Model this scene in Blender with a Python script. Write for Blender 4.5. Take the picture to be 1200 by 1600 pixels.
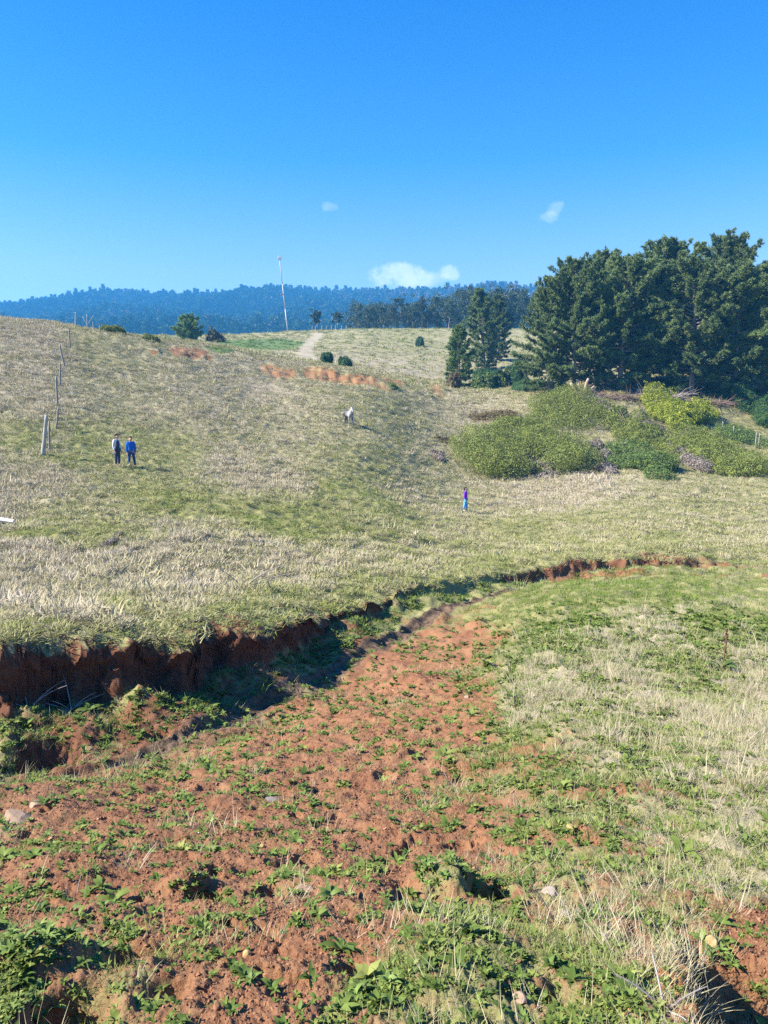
import bpy, math, random
import numpy as np
from mathutils import Vector
for _o in list(bpy.data.objects):
    bpy.data.objects.remove(_o)
scn = bpy.context.scene
COL = scn.collection
R = math.radians
rng = np.random.default_rng(7)
random.seed(7)

# ------------------------------------------------------------------ camera, sky, sun, exposure
EYE = 1.65
FPX = 1200.0
PITCH = math.atan(190 / FPX)
SP, CP = math.sin(PITCH), math.cos(PITCH)
cam = bpy.data.cameras.new('camera')
cam.sensor_fit = 'HORIZONTAL'; cam.sensor_width = 36; cam.lens = 36
cam.clip_start = 0.05; cam.clip_end = 6000
camo = bpy.data.objects.new('camera', cam); COL.objects.link(camo)
camo.location = (0, 0, EYE); camo.rotation_euler = (R(90) - PITCH, 0, 0)
scn.camera = camo

SUN_EL, SUN_AZ = R(38), R(-101)          # azimuth from +Y, negative = to the left
S = Vector((math.sin(SUN_AZ) * math.cos(SUN_EL), math.cos(SUN_AZ) * math.cos(SUN_EL), math.sin(SUN_EL)))
sl = bpy.data.lights.new('sun', 'SUN'); sl.energy = 5.0; sl.angle = R(0.5); sl.color = (1.0, 0.94, 0.84)
so = bpy.data.objects.new('sun', sl); COL.objects.link(so)
so.rotation_euler = S.to_track_quat('Z', 'Y').to_euler(); so.location = (-60, -20, 60)

scn.view_settings.view_transform = 'Standard'
scn.view_settings.look = 'None'
scn.view_settings.gamma = 1
scn.view_settings.exposure = 1.5
scn.render.film_transparent = False
scn.cycles.use_denoising = False
scn.cycles.use_adaptive_sampling = False
scn.cycles.max_bounces = 8
scn.cycles.volume_bounces = 1
scn.cycles.transparent_max_bounces = 8

world = bpy.data.worlds.new('World'); scn.world = world; world.use_nodes = True


def pdir(px, py):
    """unit direction of a photograph pixel (1200 x 1600)"""
    v = np.array([px - 600, FPX * CP - (py - 800) * SP, -FPX * SP - (py - 800) * CP])
    return v / np.linalg.norm(v)


def build_world():
    nt = world.node_tree; N = nt.nodes; L = nt.links; N.clear()
    out = N.new('ShaderNodeOutputWorld'); bg = N.new('ShaderNodeBackground'); bg.inputs[1].default_value = 0.06
    sky = N.new('ShaderNodeTexSky'); sky.sky_type = 'NISHITA'; sky.sun_disc = False
    sky.sun_elevation = SUN_EL; sky.sun_rotation = SUN_AZ; sky.altitude = 50
    sky.air_density = 1.0; sky.dust_density = 0.3; sky.ozone_density = 2.5
    tc = N.new('ShaderNodeTexCoord'); sep = N.new('ShaderNodeSeparateXYZ'); L.new(tc.outputs['Generated'], sep.inputs[0])
    ramp = N.new('ShaderNodeValToRGB'); L.new(sep.outputs['Z'], ramp.inputs[0])
    e = ramp.color_ramp.elements
    e[0].position = 0.0; e[0].color = (1.30, 1.12, 1.05, 1)
    e[1].position = 0.5; e[1].color = (0.0, 0.62, 1.5, 1)
    for p, c in ((0.14, (0.98, 1.05, 1.10, 1)), (0.27, (0.26, 0.84, 1.25, 1))):
        k = e.new(p); k.color = c
    mul = N.new('ShaderNodeVectorMath'); mul.operation = 'MULTIPLY'
    L.new(sky.outputs[0], mul.inputs[0]); L.new(ramp.outputs[0], mul.inputs[1])
    last = mul.outputs[0]
    # small fair weather clouds, fixed to directions in the sky
    noise = N.new('ShaderNodeTexNoise'); noise.inputs['Scale'].default_value = 60; noise.inputs['Detail'].default_value = 8
    L.new(tc.outputs['Generated'], noise.inputs['Vector'])
    noise2 = N.new('ShaderNodeTexNoise'); noise2.inputs['Scale'].default_value = 14; noise2.inputs['Detail'].default_value = 4
    L.new(tc.outputs['Generated'], noise2.inputs['Vector'])

    def math_(op, a, b=None):
        m = N.new('ShaderNodeMath'); m.operation = op
        for i, v in enumerate((a, b)):
            if v is None: continue
            if isinstance(v, (int, float)): m.inputs[i].default_value = v
            else: L.new(v, m.inputs[i])
        return m.outputs[0]
    nz = math_('ADD', math_('MULTIPLY', math_('SUBTRACT', noise.outputs[0], .5), 3.4), math_('ADD', math_('MULTIPLY', math_('SUBTRACT', noise2.outputs[0], .5), 2.0), 1.15))
    for px, py, ex, ez, op in ((624, 434, 46, 20, .62), (664, 436, 40, 11, .35), (702, 425, 16, 11, .5),
                               (866, 325, 14, 11, .22), (856, 338, 18, 8, .2), (515, 324, 12, 8, .18)):
        d = pdir(px, py)
        sx = math_('DIVIDE', math_('SUBTRACT', sep.outputs['X'], float(d[0])), ex / FPX)
        sz = math_('DIVIDE', math_('SUBTRACT', sep.outputs['Z'], float(d[2])), ez / FPX)
        q = math_('ADD', math_('MULTIPLY', sx, sx), math_('MULTIPLY', sz, sz))
        f = math_('SUBTRACT', math_('ADD', nz, 0.15), q)           # > 0 inside
        mr = N.new('ShaderNodeMapRange'); mr.interpolation_type = 'SMOOTHSTEP'
        L.new(f, mr.inputs['Value']); mr.inputs['From Min'].default_value = 0.15; mr.inputs['From Max'].default_value = 1.35
        mr.inputs['To Max'].default_value = op
        front = math_('GREATER_THAN', sep.outputs['Y'], 0.0)
        fac = math_('MULTIPLY', mr.outputs[0], front)
        mx = N.new('ShaderNodeMix'); mx.data_type = 'RGBA'
        L.new(fac, mx.inputs[0]); L.new(last, mx.inputs[6]); mx.inputs[7].default_value = (8.0, 8.3, 9.0, 1)
        last = mx.outputs[2]
    L.new(last, bg.inputs[0]); L.new(bg.outputs[0], out.inputs[0])


build_world()

# ------------------------------------------------------------------ numeric helpers


def pchip(x, y, q):
    x = np.asarray(x, float); y = np.asarray(y, float)
    h = np.diff(x); d = np.diff(y) / h
    m = np.zeros_like(y)
    if len(x) > 2:
        w1 = 2 * h[1:] + h[:-1]; w2 = h[1:] + 2 * h[:-1]
        ok = d[:-1] * d[1:] > 0
        den = np.where(ok, w1 / np.where(d[:-1] == 0, 1, d[:-1]) + w2 / np.where(d[1:] == 0, 1, d[1:]), 1)
        m[1:-1] = np.where(ok, (w1 + w2) / np.where(den == 0, 1, den), 0)
    m[0] = d[0]; m[-1] = d[-1]
    q = np.clip(q, x[0], x[-1])
    i = np.clip(np.searchsorted(x, q) - 1, 0, len(h) - 1)
    t = (q - x[i]) / h[i]
    return ((1 + 2 * t) * (1 - t) ** 2 * y[i] + t * (1 - t) ** 2 * h[i] * m[i]
            + t * t * (3 - 2 * t) * y[i + 1] + t * t * (t - 1) * h[i] * m[i + 1])


def _hash(ix, iy, seed):
    n = (ix.astype(np.int64) * 374761393 + iy.astype(np.int64) * 668265263 + seed * 1274126177) & 0xffffffff
    n = ((n ^ (n >> 13)) * 1274126177) & 0xffffffff
    n = n ^ (n >> 16)
    return (n & 0xffff) / 65535.0 * 2 * np.pi


def perlin(x, y, seed=0):
    x0 = np.floor(x); y0 = np.floor(y); fx = x - x0; fy = y - y0
    u = fx * fx * fx * (fx * (fx * 6 - 15) + 10); v = fy * fy * fy * (fy * (fy * 6 - 15) + 10)

    def g(ox, oy):
        a = _hash(x0 + ox, y0 + oy, seed)
        return np.cos(a) * (fx - ox) + np.sin(a) * (fy - oy)
    return 1.5 * ((g(0, 0) * (1 - u) + g(1, 0) * u) * (1 - v) + (g(0, 1) * (1 - u) + g(1, 1) * u) * v)


def fbm(x, y, seed=0, oct=4, gain=.5):
    s = 0; a = 1; f = 1; n = 0
    for k in range(oct):
        s = s + a * perlin(x * f + 17.3 * k, y * f - 9.1 * k, seed + k); n += a; a *= gain; f *= 2.03
    return s / n


def sstep(a, b, x):
    t = np.clip((x - a) / (b - a), 0, 1)
    return t * t * (3 - 2 * t)


def gpy(py):
    """height / forward distance along the sight line of row py"""
    return (-FPX * SP - (py - 800) * CP) / (FPX * CP - (py - 800) * SP)


# ------------------------------------------------------------------ terrain surfaces
LN0, LN1, NLN = math.log(0.3), math.log(2600), 620
LNQ = np.linspace(LN0, LN1, NLN)
PXQ = np.arange(-700, 1901, 10.0)


def table(cols, sig=1.8):
    pxs = sorted(cols)
    rows = []
    for p in pxs:
        Y = [a for a, _ in cols[p]]
        z = [(b[1] if isinstance(b, tuple) else a * gpy(b)) for a, b in cols[p]]
        rows.append(pchip(np.log(Y), z, LNQ))
    rows = np.array(rows)
    out = np.array([pchip(pxs, rows[:, j], PXQ) for j in range(NLN)]).T     # (npx, nln)
    k = np.exp(-0.5 * (np.arange(-12, 13) / sig) ** 2); k /= k.sum()
    pad = np.pad(out, ((12, 12), (0, 0)), 'edge')
    out = sum(k[i] * pad[i:i + len(PXQ)] for i in range(25))
    return out


Z_ = lambda v: ('z', v)
NEAR0 = [(0.3, Z_(-1.63)), (1.0, Z_(-1.68))]
NEAR = {
    -600: NEAR0 + [(2.1, 1600), (4, 1370), (6.5, 1260), (9.3, 1205), (10.2, 1115), (12.5, 1085), (40, Z_(-6)), (2600, Z_(-6))],
    0: NEAR0 + [(2.1, 1600), (2.7, 1490), (3.5, 1395), (4.7, 1310), (6.3, 1245), (7.3, 1232), (8.8, 1216), (9.5, 1172), (10.3, 1132), (12.5, 1100), (40, Z_(-6)), (2600, Z_(-6))],
    120: NEAR0 + [(2.1, 1600), (2.8, 1478), (3.7, 1375), (5, 1292), (6.8, 1228), (9.0, 1206), (9.8, 1166), (10.6, 1122), (13, 1090), (40, Z_(-6)), (2600, Z_(-6))],
    230: NEAR0 + [(2.1, 1600), (3, 1448), (4, 1355), (5.5, 1272), (7.5, 1215), (9.5, 1187), (10.3, 1138), (11.1, 1088), (14, 1055), (40, Z_(-6)), (2600, Z_(-6))],
    400: NEAR0 + [(2.1, 1600), (3, 1445), (4.3, 1335), (6, 1250), (8.5, 1170), (12, 1106), (12.8, 1062), (13.5, 1028), (16, 1000), (40, Z_(-6.2)), (2600, Z_(-6))],
    520: NEAR0 + [(2.1, 1600), (3, 1445), (4.5, 1325), (6.5, 1228), (10, 1128), (14.5, 1045), (15.7, 1005), (16.7, 976), (19, 958), (40, Z_(-6.4)), (2600, Z_(-6))],
    640: NEAR0 + [(2.1, 1600), (3, 1445), (4.6, 1315), (7, 1205), (11, 1095), (15, 1020), (18, 980), (19.2, 955), (20.4, 936), (22, 922), (40, Z_(-6.6)), (2600, Z_(-6))],
    750: NEAR0 + [(2.1, 1600), (3, 1442), (4.7, 1308), (7.2, 1190), (11, 1080), (16, 996), (20, 955), (22.5, 940), (24, 918), (26, 905), (40, Z_(-7)), (2600, Z_(-6))],
    820: NEAR0 + [(2.1, 1600), (3, 1440), (4.7, 1300), (7.2, 1178), (11, 1065), (16, 980), (20, 940), (24, 923), (26, 913), (30, 898), (40, Z_(-7.2)), (2600, Z_(-6))],
    920: NEAR0 + [(2.1, 1600), (3, 1435), (4.6, 1295), (7, 1170), (10.5, 1060), (15, 975), (19, 935), (23, 915), (24.5, 916), (27, 904), (30, 890), (40, Z_(-7.2)), (2600, Z_(-6))],
    1050: NEAR0 + [(2.1, 1600), (3, 1440), (4.6, 1300), (7, 1172), (10.5, 1065), (15, 975), (19, 932), (23, 911), (25, 908), (27, 897), (30, 886), (40, Z_(-7.2)), (2600, Z_(-6))],
    1200: NEAR0 + [(2.1, 1600), (3, 1450), (4.5, 1320), (6.5, 1200), (10, 1090), (14, 1000), (18, 950), (22, 925), (25.5, 909), (27.5, 897), (30, 884), (40, Z_(-7.2)), (2600, Z_(-6))],
    1800: NEAR0 + [(2.1, 1600), (3, 1460), (4.5, 1340), (6.5, 1230), (10, 1120), (14, 1030), (18, 980), (22, 940), (25.5, 915), (27.5, 905), (30, 890), (40, Z_(-7.2)), (2600, Z_(-6))],
}
FAR = {
    -600: [(0.3, Z_(-3.4)), (12, 985), (18, 890), (25, 815), (33, 750), (42, 690), (53, 625), (66, 555), (80, 490), (90, 470), (110, 478), (150, 500), (220, 515)],
    0: [(0.3, Z_(-3.5)), (11.1, 990), (18, 903), (25, 830), (33, 765), (42, 708), (53, 645), (66, 575), (80, 515), (88, 497), (105, 505), (150, 525), (220, 530)],
    118: [(0.3, Z_(-3.9)), (11.5, 985), (18, 905), (25, 833), (33, 770), (41, 722), (52, 668), (64, 606), (77, 545), (88, 509), (105, 518), (150, 532), (220, 530)],
    200: [(0.3, Z_(-4)), (12.2, 983), (18, 905), (25, 836), (33, 776), (41, 732), (52, 681), (64, 622), (76, 566), (89, 523), (105, 532), (150, 536), (220, 530)],
    300: [(0.3, Z_(-4.1)), (13.2, 970), (20, 893), (28, 820), (36, 767), (44, 727), (54, 683), (66, 628), (78, 577), (89, 545), (97, 532), (112, 536), (150, 534), (220, 528)],
    380: [(0.3, Z_(-4.3)), (14.2, 965), (21, 892), (29, 823), (38, 766), (47, 727), (57, 685), (69, 635), (81, 590), (91, 560), (99, 547), (115, 549), (150, 538), (185, 528), (222, 524)],
    450: [(0.3, Z_(-4.5)), (15.3, 962), (22, 895), (30, 828), (40, 768), (50, 722), (60, 682), (72, 638), (84, 599), (93, 573), (100, 562), (112, 562), (140, 546), (180, 529), (222, 521)],
    545: [(0.3, Z_(-5)), (19, 935), (26, 868), (36, 800), (46, 747), (56, 702), (66, 655), (76, 621), (86, 596), (94, 577), (110, 572), (140, 551), (180, 529), (222, 516)],
    640: [(0.3, Z_(-5.5)), (21.5, 914), (28, 872), (36, 830), (48, 784), (58, 735), (70, 683), (82, 641), (92, 611), (99, 599), (115, 590), (140, 562), (180, 532), (222, 516)],
    728: [(0.3, Z_(-6)), (24, 904), (32, 866), (40, 834), (48, 806), (58, 765), (68, 725), (80, 680), (92, 640), (102, 616), (112, 606), (130, 588), (150, 563), (180, 538), (222, 515)],
    850: [(0.3, Z_(-6.1)), (27.6, 880), (36, 845), (44, 814), (52, 786), (58, 765), (66, 735), (75, 695), (85, 648), (95, 618), (105, 608), (120, 595), (150, 565), (222, 518)],
    1000: [(0.3, Z_(-6.2)), (28.5, 869), (36, 836), (44, 803), (52, 773), (58, 755), (66, 728), (75, 690), (85, 645), (92, 612), (100, 600), (120, 580), (150, 560), (222, 520)],
    1200: [(0.3, Z_(-6.3)), (29, 885), (36, 851), (44, 817), (52, 786), (60, 756), (68, 730), (76, 705), (86, 668), (95, 628), (110, 592), (150, 570), (222, 540)],
    1800: [(0.3, Z_(-6.5)), (29, 895), (36, 861), (44, 827), (52, 796), (60, 766), (68, 740), (76, 715), (86, 678), (95, 640), (110, 600), (150, 580), (222, 545)],
}
SKYPX = [-600, -100, 0, 60, 110, 180, 240, 300, 400, 540, 640, 740, 820, 900, 1050, 1200, 1800]
SKYPY = [492, 492, 500, 492, 484, 484, 478, 480, 477, 474, 476, 470, 470, 470, 466, 460, 456]
for _p, _c in FAR.items():
    zb = 222 * gpy(_c[-1][1]); sk = float(pchip(SKYPX, SKYPY, np.array([_p]))[0])
    _c += [(262, Z_(zb - 1.5)), (340, Z_(zb - 5)), (690, Z_(690 * gpy(536))),
           (1000, Z_(1000 * gpy(0.5 * (536 + sk)))), (1400, Z_(1400 * gpy(sk))), (1650, Z_(1400 * gpy(sk) - 14)), (2600, Z_(80))]
TN, TF = table(NEAR), table(FAR, 4.5)
SCPX = [-600, 0, 60, 100, 160, 230, 290, 310, 350, 380, 450, 520, 640, 750, 790, 830, 900, 1000, 1200, 1800]
SCY = [10.7, 10.7, 10.8, 11.0, 11.3, 11.7, 12.0, 12.8, 13.1, 13.4, 14.5, 17.0, 20.6, 24.3, 26.2, 26.9, 27.9, 28.1, 28.6, 29]


def lookup(T, px, lny):
    a = np.clip((px - PXQ[0]) / 10.0, 0, len(PXQ) - 1.001); b = np.clip((lny - LN0) / (LN1 - LN0) * (NLN - 1), 0, NLN - 1.001)
    i = a.astype(int); j = b.astype(int); u = a - i; v = b - j
    return (T[i, j] * (1 - u) * (1 - v) + T[i + 1, j] * u * (1 - v) + T[i, j + 1] * (1 - u) * v + T[i + 1, j + 1] * u * v)


def base_z(X, Y, sharp=True):
    """large forms of the land; z relative to the eye"""
    X = np.asarray(X, float); Y = np.asarray(Y, float)
    r = np.hypot(X, Y); az = np.arctan2(X, Y); azc = np.clip(az, -0.9, 0.9)
    Ye = np.maximum(r * np.cos(azc), 0.3); Xe = r * np.sin(azc)
    ln = np.log(Ye); z = -0.15 * Ye
    for _ in range(4):
        px = 600 + FPX * Xe / np.maximum(Ye * CP - z * SP, 0.2)
        px = np.clip(px, -600, 1800)
        zn = lookup(TN, px, ln); zf = lookup(TF, px, ln)
        ys = np.interp(px, SCPX, SCY)
        if sharp:
            amp = np.interp(px, [0, 500, 700, 900, 1200], [.55, .45, .35, .3, .25])
            n = fbm(X * .75 + 3, Y * .75, 11, 3) * amp * 1.6 + fbm(X * 3.1, Y * 3.1, 12, 2) * .09
        else:
            n = 0
        w = np.interp(px, [0, 400, 600, 700, 760, 800, 1000, 1200], [.40, .42, .7, 1.3, 1.5, .4, .35, .8])
        t = np.clip((Y * 0 + Ye - ys + n) / w + .5, 0, 1)
        t = t * t * (3 - 2 * t)
        z = zn * (1 - t) + zf * t
    wb = sstep(0.95, 1.7, np.abs(az))
    z = z * (1 - wb) + wb * (-1.65 - 0.02 * r)
    face = 4 * t * (1 - t) * (1 - wb)
    return z, px, face, t


def seg_dist(X, Y, P):
    d = np.full(np.shape(X), 1e9); side = np.zeros(np.shape(X))
    for (x0, y0), (x1, y1) in zip(P[:-1], P[1:]):
        dx, dy = x1 - x0, y1 - y0; L2 = dx * dx + dy * dy
        t = np.clip(((X - x0) * dx + (Y - y0) * dy) / L2, 0, 1)
        e = np.hypot(X - x0 - t * dx, Y - y0 - t * dy)
        c = np.sign(dx * (Y - y0) - dy * (X - x0))
        m = e < d
        d = np.where(m, e, d); side = np.where(m, c, side)
    return d, side


def gp(px, py, sharp=False):
    """where the sight line of a pixel meets the land (smooth form)"""
    k = gpy(py)
    Ys = np.exp(np.linspace(math.log(1.2), math.log(900), 1600))
    dep = Ys * CP - Ys * k * SP
    Xs = (px - 600) / FPX * dep
    z, _, _, _ = base_z(Xs, Ys, sharp)
    hit = np.nonzero(z >= Ys * k)[0]
    i = hit[0] if len(hit) else len(Ys) - 1
    return float(Xs[i]), float(Ys[i]), float(z[i])


def xat(px, Y):
    """X and height on the land at forward distance Y in pixel column px"""
    z = -0.1 * Y
    for _ in range(4):
        X = (px - 600) / FPX * (Y * CP - z * SP)
        z = float(ground_z(np.array([X]), np.array([Y]))[0]) - EYE
    return X, z + EYE


STREAM = [gp(a, b)[:2] for a, b in ((120, 1212), (215, 1192), (300, 1150), (400, 1105), (440, 1080), (500, 1055), (540, 1035), (600, 1000), (640, 980), (720, 948),
                                   (790, 925), (880, 913), (960, 907), (1080, 904), (1250, 909))]
CUT2 = [gp(a, b)[:2] for a, b in ((872, 908), (905, 904), (955, 902), (1010, 899), (1080, 898), (1210, 903))]
PITS = []       # x, y, radius, depth
for a, b, rr, dd in ((70, 1182, .45, .36), (15, 1192, .35, .3), (180, 1132, .24, .18), (330, 1088, .2, .15), (250, 1150, .18, .14), (318, 1398, .10, .13), (212, 1492, .15, .15), (765, 1388, .13, .20), (118, 1578, .17, .16), (605, 1168, .16, .12),
                     (600, 1215, .12, .08), (720, 1320, .10, .08), (770, 1395, .10, .12), (430, 1090, .3, .1), (880, 1160, .12, .09), (480, 1345, .1, .07),
                     (250, 1560, .12, .08), (560, 1520, .1, .07), (1000, 1470, .1, .07), (870, 1560, .1, .07), (330, 1235, .15, .09), (190, 1255, .13, .09)):
    p = gp(a, b); PITS.append((p[0], p[1], rr, dd))
LUMPS = []
for a, b, rr, dd in ((690, 1385, .2, .13), (285, 1390, .13, .09), (80, 1510, .22, .12), (868, 1168, .13, .045), (640, 1060, .5, .12), (1180, 1330, .4, .08),
                     (150, 1445, .25, .06), (560, 1390, .3, .06), (900, 1300, .3, .06)):
    p = gp(a, b); LUMPS.append((p[0], p[1], rr, dd))
CA, CB = gp(1052, 1462)[:2], gp(1088, 1640)[:2]     # lip of the clay cut in the corner
CLAYC = gp(1165, 1545)[:2]


def ground_z(X, Y, parts=False):
    """ground height in the world (eye at EYE)"""
    X = np.asarray(X, float); Y = np.asarray(Y, float)
    z, px, face, t = base_z(X, Y)
    r = np.hypot(X, Y)
    far = sstep(9, 16, r); hill = sstep(300, 450, r)
    # broad unevenness, then tussocks on the grass, clods on the soil
    z = z + fbm(X * .11, Y * .11, 3, 3) * np.interp(r, [0, 8, 30, 90, 220, 500, 1300], [.0, .12, .3, .45, .5, 2, 9])
    z = z + fbm(X * .55, Y * .55, 4, 3) * np.interp(r, [0, 3, 12, 40, 120, 250], [.06, .09, .10, .16, .2, 0])
    if np.any(r > 500):
        z = z + sstep(600, 900, r) * (fbm(X * .0075, Y * .004, 83, 4) * 16)
    tus = sstep(9, 20, r) * sstep(130, 90, r)
    z = z + tus * .10 * np.clip(perlin(X * 1.9, Y * 1.9, 60) * 1.6 + .1, 0, 1)
    z = z + fbm(X * 2.1, Y * 2.1, 5, 3) * np.interp(r, [0, 3, 12, 60, 130], [.055, .06, .09, .17, 0])
    soft = 1 - .65 * far
    z = z + soft * (fbm(X * 6.5, Y * 6.5, 6, 3) * np.interp(r, [0, 20, 40], [.022, .03, 0]) + np.abs(fbm(X * 3.3 + 5, Y * 3.3, 7, 3)) * np.interp(r, [0, 20, 40], [-.055, -.055, 0]))
    nearm = r < 14
    if np.any(nearm):
        Xn, Yn = X[nearm], Y[nearm]
        d = (.3 - np.abs(fbm(Xn * 15, Yn * 15, 8, 4, .62))) * .022 + fbm(Xn * 42, Yn * 42, 9, 3, .65) * .015 - .05 * sstep(.28, .42, fbm(Xn * 3.6, Yn * 3.6, 19, 4))
        wob = 1 + .35 * fbm(Xn * 7, Yn * 7, 21, 2)
        for x0, y0, rr, dd in PITS:
            d -= dd * sstep(1.15, .45, np.hypot(Xn - x0, Yn - y0) / rr * wob)
        for x0, y0, rr, dd in LUMPS:
            d += dd * sstep(1.3, .2, np.hypot(Xn - x0, Yn - y0) / rr * wob)
        # clay cut, bottom right
        dx, dy = CB[0] - CA[0], CB[1] - CA[1]; LL = math.hypot(dx, dy)
        sd = -((Xn - CA[0]) * dy - (Yn - CA[1]) * dx) / LL + .05 * fbm(Xn * 9, Yn * 9, 31, 2)
        al = ((Xn - CA[0]) * dx + (Yn - CA[1]) * dy) / LL
        cut = sstep(0.0, .09, sd) * sstep(-.02, .25, al) * sstep(1.4, .5, sd)
        d -= .27 * cut
        z[nearm] += d
    # broken face of the bank
    rough = fbm(X * 2.2, Y * 2.2 + z * 1.5, 14, 4, .6)
    z = z + face * rough * np.interp(px, [0, 600, 800, 1200], [.28, .24, .2, .12])
    for x, y, a, b in SOILP:
        near_ = (np.abs(X - x) < 2 * a) & (np.abs(Y - y) < 2 * b + 1)
        if near_.any() and y > 60:
            q = np.hypot((X[near_] - x) / a, (Y[near_] - y) / b)
            z[near_] += sstep(1.3, .6, q) * (fbm(X[near_] * .9, Y[near_] * .9, 23, 4, .6) * .40 + .25 * (Y[near_] - y) / b)
    sd0, _ = seg_dist(X, Y, STREAM)
    band = sstep(3.6, 2.6, np.interp(px, SCPX, SCY) - Y) * (t < .95) * sstep(5, 7, r) * np.interp(px, [0, 500, 700, 760], [1, .8, .4, 0]) * (r < 40)
    z = z + band * sstep(.15, 1.3, sd0) * (fbm(X * 1.3, Y * 1.3, 16, 3, .5) * .36 + fbm(X * 4, Y * 4, 17, 3) * .12)
    cd, cs = seg_dist(X, Y, CUT2); cw = np.interp(X, [CUT2[0][0] - .5, CUT2[0][0] + .5, CUT2[3][0], CUT2[-1][0]], [0, 1, .8, .3])
    z = z + .22 * cw * np.where(cs > 0, sstep(-.02, .25, cd + .12 * fbm(X * 2.5, Y * 2.5, 25, 3)), 0) * sstep(1.3, .5, cd) * (Y > 18) * (Y < 33)
    # stream channel
    sd, side = seg_dist(X, Y, STREAM)
    wid = np.interp(px, [200, 500, 700, 900], [.20, .22, .2, .15]) * (1 + .4 * fbm(X * 1.3, Y * 1.3, 15, 2))
    z = z - .07 * sstep(1.0, .4, sd / wid)
    z = z + EYE
    if parts:
        return z, px, face, t, sd, side, wid
    return z


# ------------------------------------------------------------------ what grows where: soil, green, dry
CTRL = [  # px, py, soil, green, dry
    (50, 1580, .5, .7, .1), (150, 1500, .62, .55, .1), (60, 1420, .7, .45, 0), (200, 1400, .8, .35, 0), (350, 1350, .82, .3, 0), (500, 1300, .86, .25, 0),
    (300, 1250, .82, .3, .1), (100, 1270, .85, .25, 0), (420, 1500, .78, .35, .05), (550, 1450, .78, .35, .05), (650, 1350, .82, .3, 0), (600, 1200, .88, .22, 0),
    (500, 1150, .88, .2, 0), (600, 1050, .85, .2, 0), (700, 1000, .72, .35, .1), (760, 955, .4, .6, .2), (620, 1570, .42, .75, .1), (700, 1400, .5, .6, .1),
    (750, 1300, .7, .45, .1), (800, 1200, .5, .6, .2), (720, 1120, .74, .35, .05), (850, 1100, .15, .5, .85), (950, 1080, .08, .4, .95), (900, 1000, .12, .75, .5),
    (850, 940, .08, .9, .2), (1000, 930, .05, .95, .2), (1110, 985, .1, .85, .25), (1040, 985, .05, .4, .85), (1150, 1060, .1, .5, .95), (1090, 1050, .2, .75, .4),
    (1000, 1180, .3, .6, .6), (1150, 1150, .12, .5, .95), (900, 1250, .5, .65, .3), (1050, 1300, .42, .55, .5), (1150, 1300, .3, .5, .65), (850, 1400, .5, .65, .3),
    (1000, 1400, .5, .55, .4), (900, 1520, .38, .75, .3), (1050, 1560, .5, .4, .8), (1170, 1540, .95, .1, .1), (750, 1550, .42, .75, .2), (180, 1330, .78, .35, 0),
    (100, 1150, .7, .5, .25), (250, 1120, .7, .5, .1), (400, 1060, .6, .5, .2), (500, 1010, .5, .6, .3), (600, 960, .3, .7, .3), (700, 930, .2, .7, .3),
    (100, 945, .03, .3, 1), (300, 905, .03, .35, 1), (50, 880, .03, .3, 1), (150, 835, 0, .85, .35), (450, 885, 0, .4, .9), (600, 885, 0, .6, .6), (300, 835, 0, .4, .9),
    (440, 822, 0, 1, .1), (280, 792, 0, .9, .2), (110, 800, 0, .7, .5), (20, 770, 0, .2, 1), (560, 775, 0, .9, .3), (650, 790, 0, .6, .6), (700, 850, 0, .6, .5),
    (200, 960, .05, .7, .5), (400, 940, .05, .8, .5), (50, 985, .1, .7, .5), (30, 940, .03, .3, 1), (350, 870, 0, .6, .8), (200, 880, 0, .4, 1),
    (850, 830, 0, .7, .4), (1000, 800, 0, .6, .5), (1150, 800, 0, .65, .5), (900, 765, 0, .25, 1), (400, 742, 0, .35, .9), (250, 705, 0, .75, .35), (100, 690, 0, .85, .25),
    (50, 620, 0, .4, .8), (180, 600, 0, .5, .6), (300, 620, .1, .4, .7), (450, 680, .05, .5, .6), (550, 720, 0, .7, .4), (600, 650, 0, .6, .45), (425, 615, .3, .3, .75),
    (700, 700, .1, .5, .6), (500, 620, .08, .5, .6), (750, 640, .2, .4, .7), (50, 520, 0, .25, .9), (150, 540, 0, .6, .5), (600, 545, 0, .65, .55), (600, 572, 0, .45, .75),
    (700, 530, 0, .65, .5), (640, 525, 0, .75, .4), (480, 530, .1, .6, .5), (1000, 604, .5, .3, .3), (1150, 596, .6, .2, .2), (900, 604, .4, .4, .4), (1000, 700, .1, .6, .5), (1100, 700, .05, .7, .4), (880, 700, .05, .6, .5), (1180, 692, 0, .85, .4), (960, 650, .15, .5, .5), (1080, 640, .1, .5, .5), (800, 600, .2, .6, .5)]
_c = np.array([(lambda p: (p[0] / p[1], math.log(p[1])))(gp(a, b)) for a, b, *_ in CTRL])
_v = np.array([c[2:] for c in CTRL])


def ell(px, py, hw, hh):
    x, y, _ = gp(px, py); x1, y1, _ = gp(px, py - hh); x2, y2, _ = gp(px, py + hh)
    return x, y, hw / FPX * y, max((y1 - y2) / 2, .3)


SOILP = [ell(*a) for a in ((300, 553, 45, 9), (345, 549, 12, 4), (437, 582, 36, 12), (512, 584, 45, 9), (560, 594, 62, 8), (615, 600, 24, 5), (680, 607, 18, 9), 
                           (775, 552, 22, 4), (240, 552, 10, 4), (1050, 873, 110, 6), (1045, 560, 4, 2))]
GREENP = [ell(*a) for a in ((400, 538, 75, 8), (345, 546, 22, 4), (440, 822, 60, 8), (280, 793, 40, 8), (560, 776, 70, 9), (45, 840, 60, 8), (615, 606, 14, 4), (90, 690, 45, 20))]


TRACK = [gp(a, b)[:2] for a, b in ((498, 521), (490, 530), (481, 540), (476, 551), (484, 560))]
LITTER = [(33, 99, 15, 8.5), (46, 101, 16, 9)]


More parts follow.
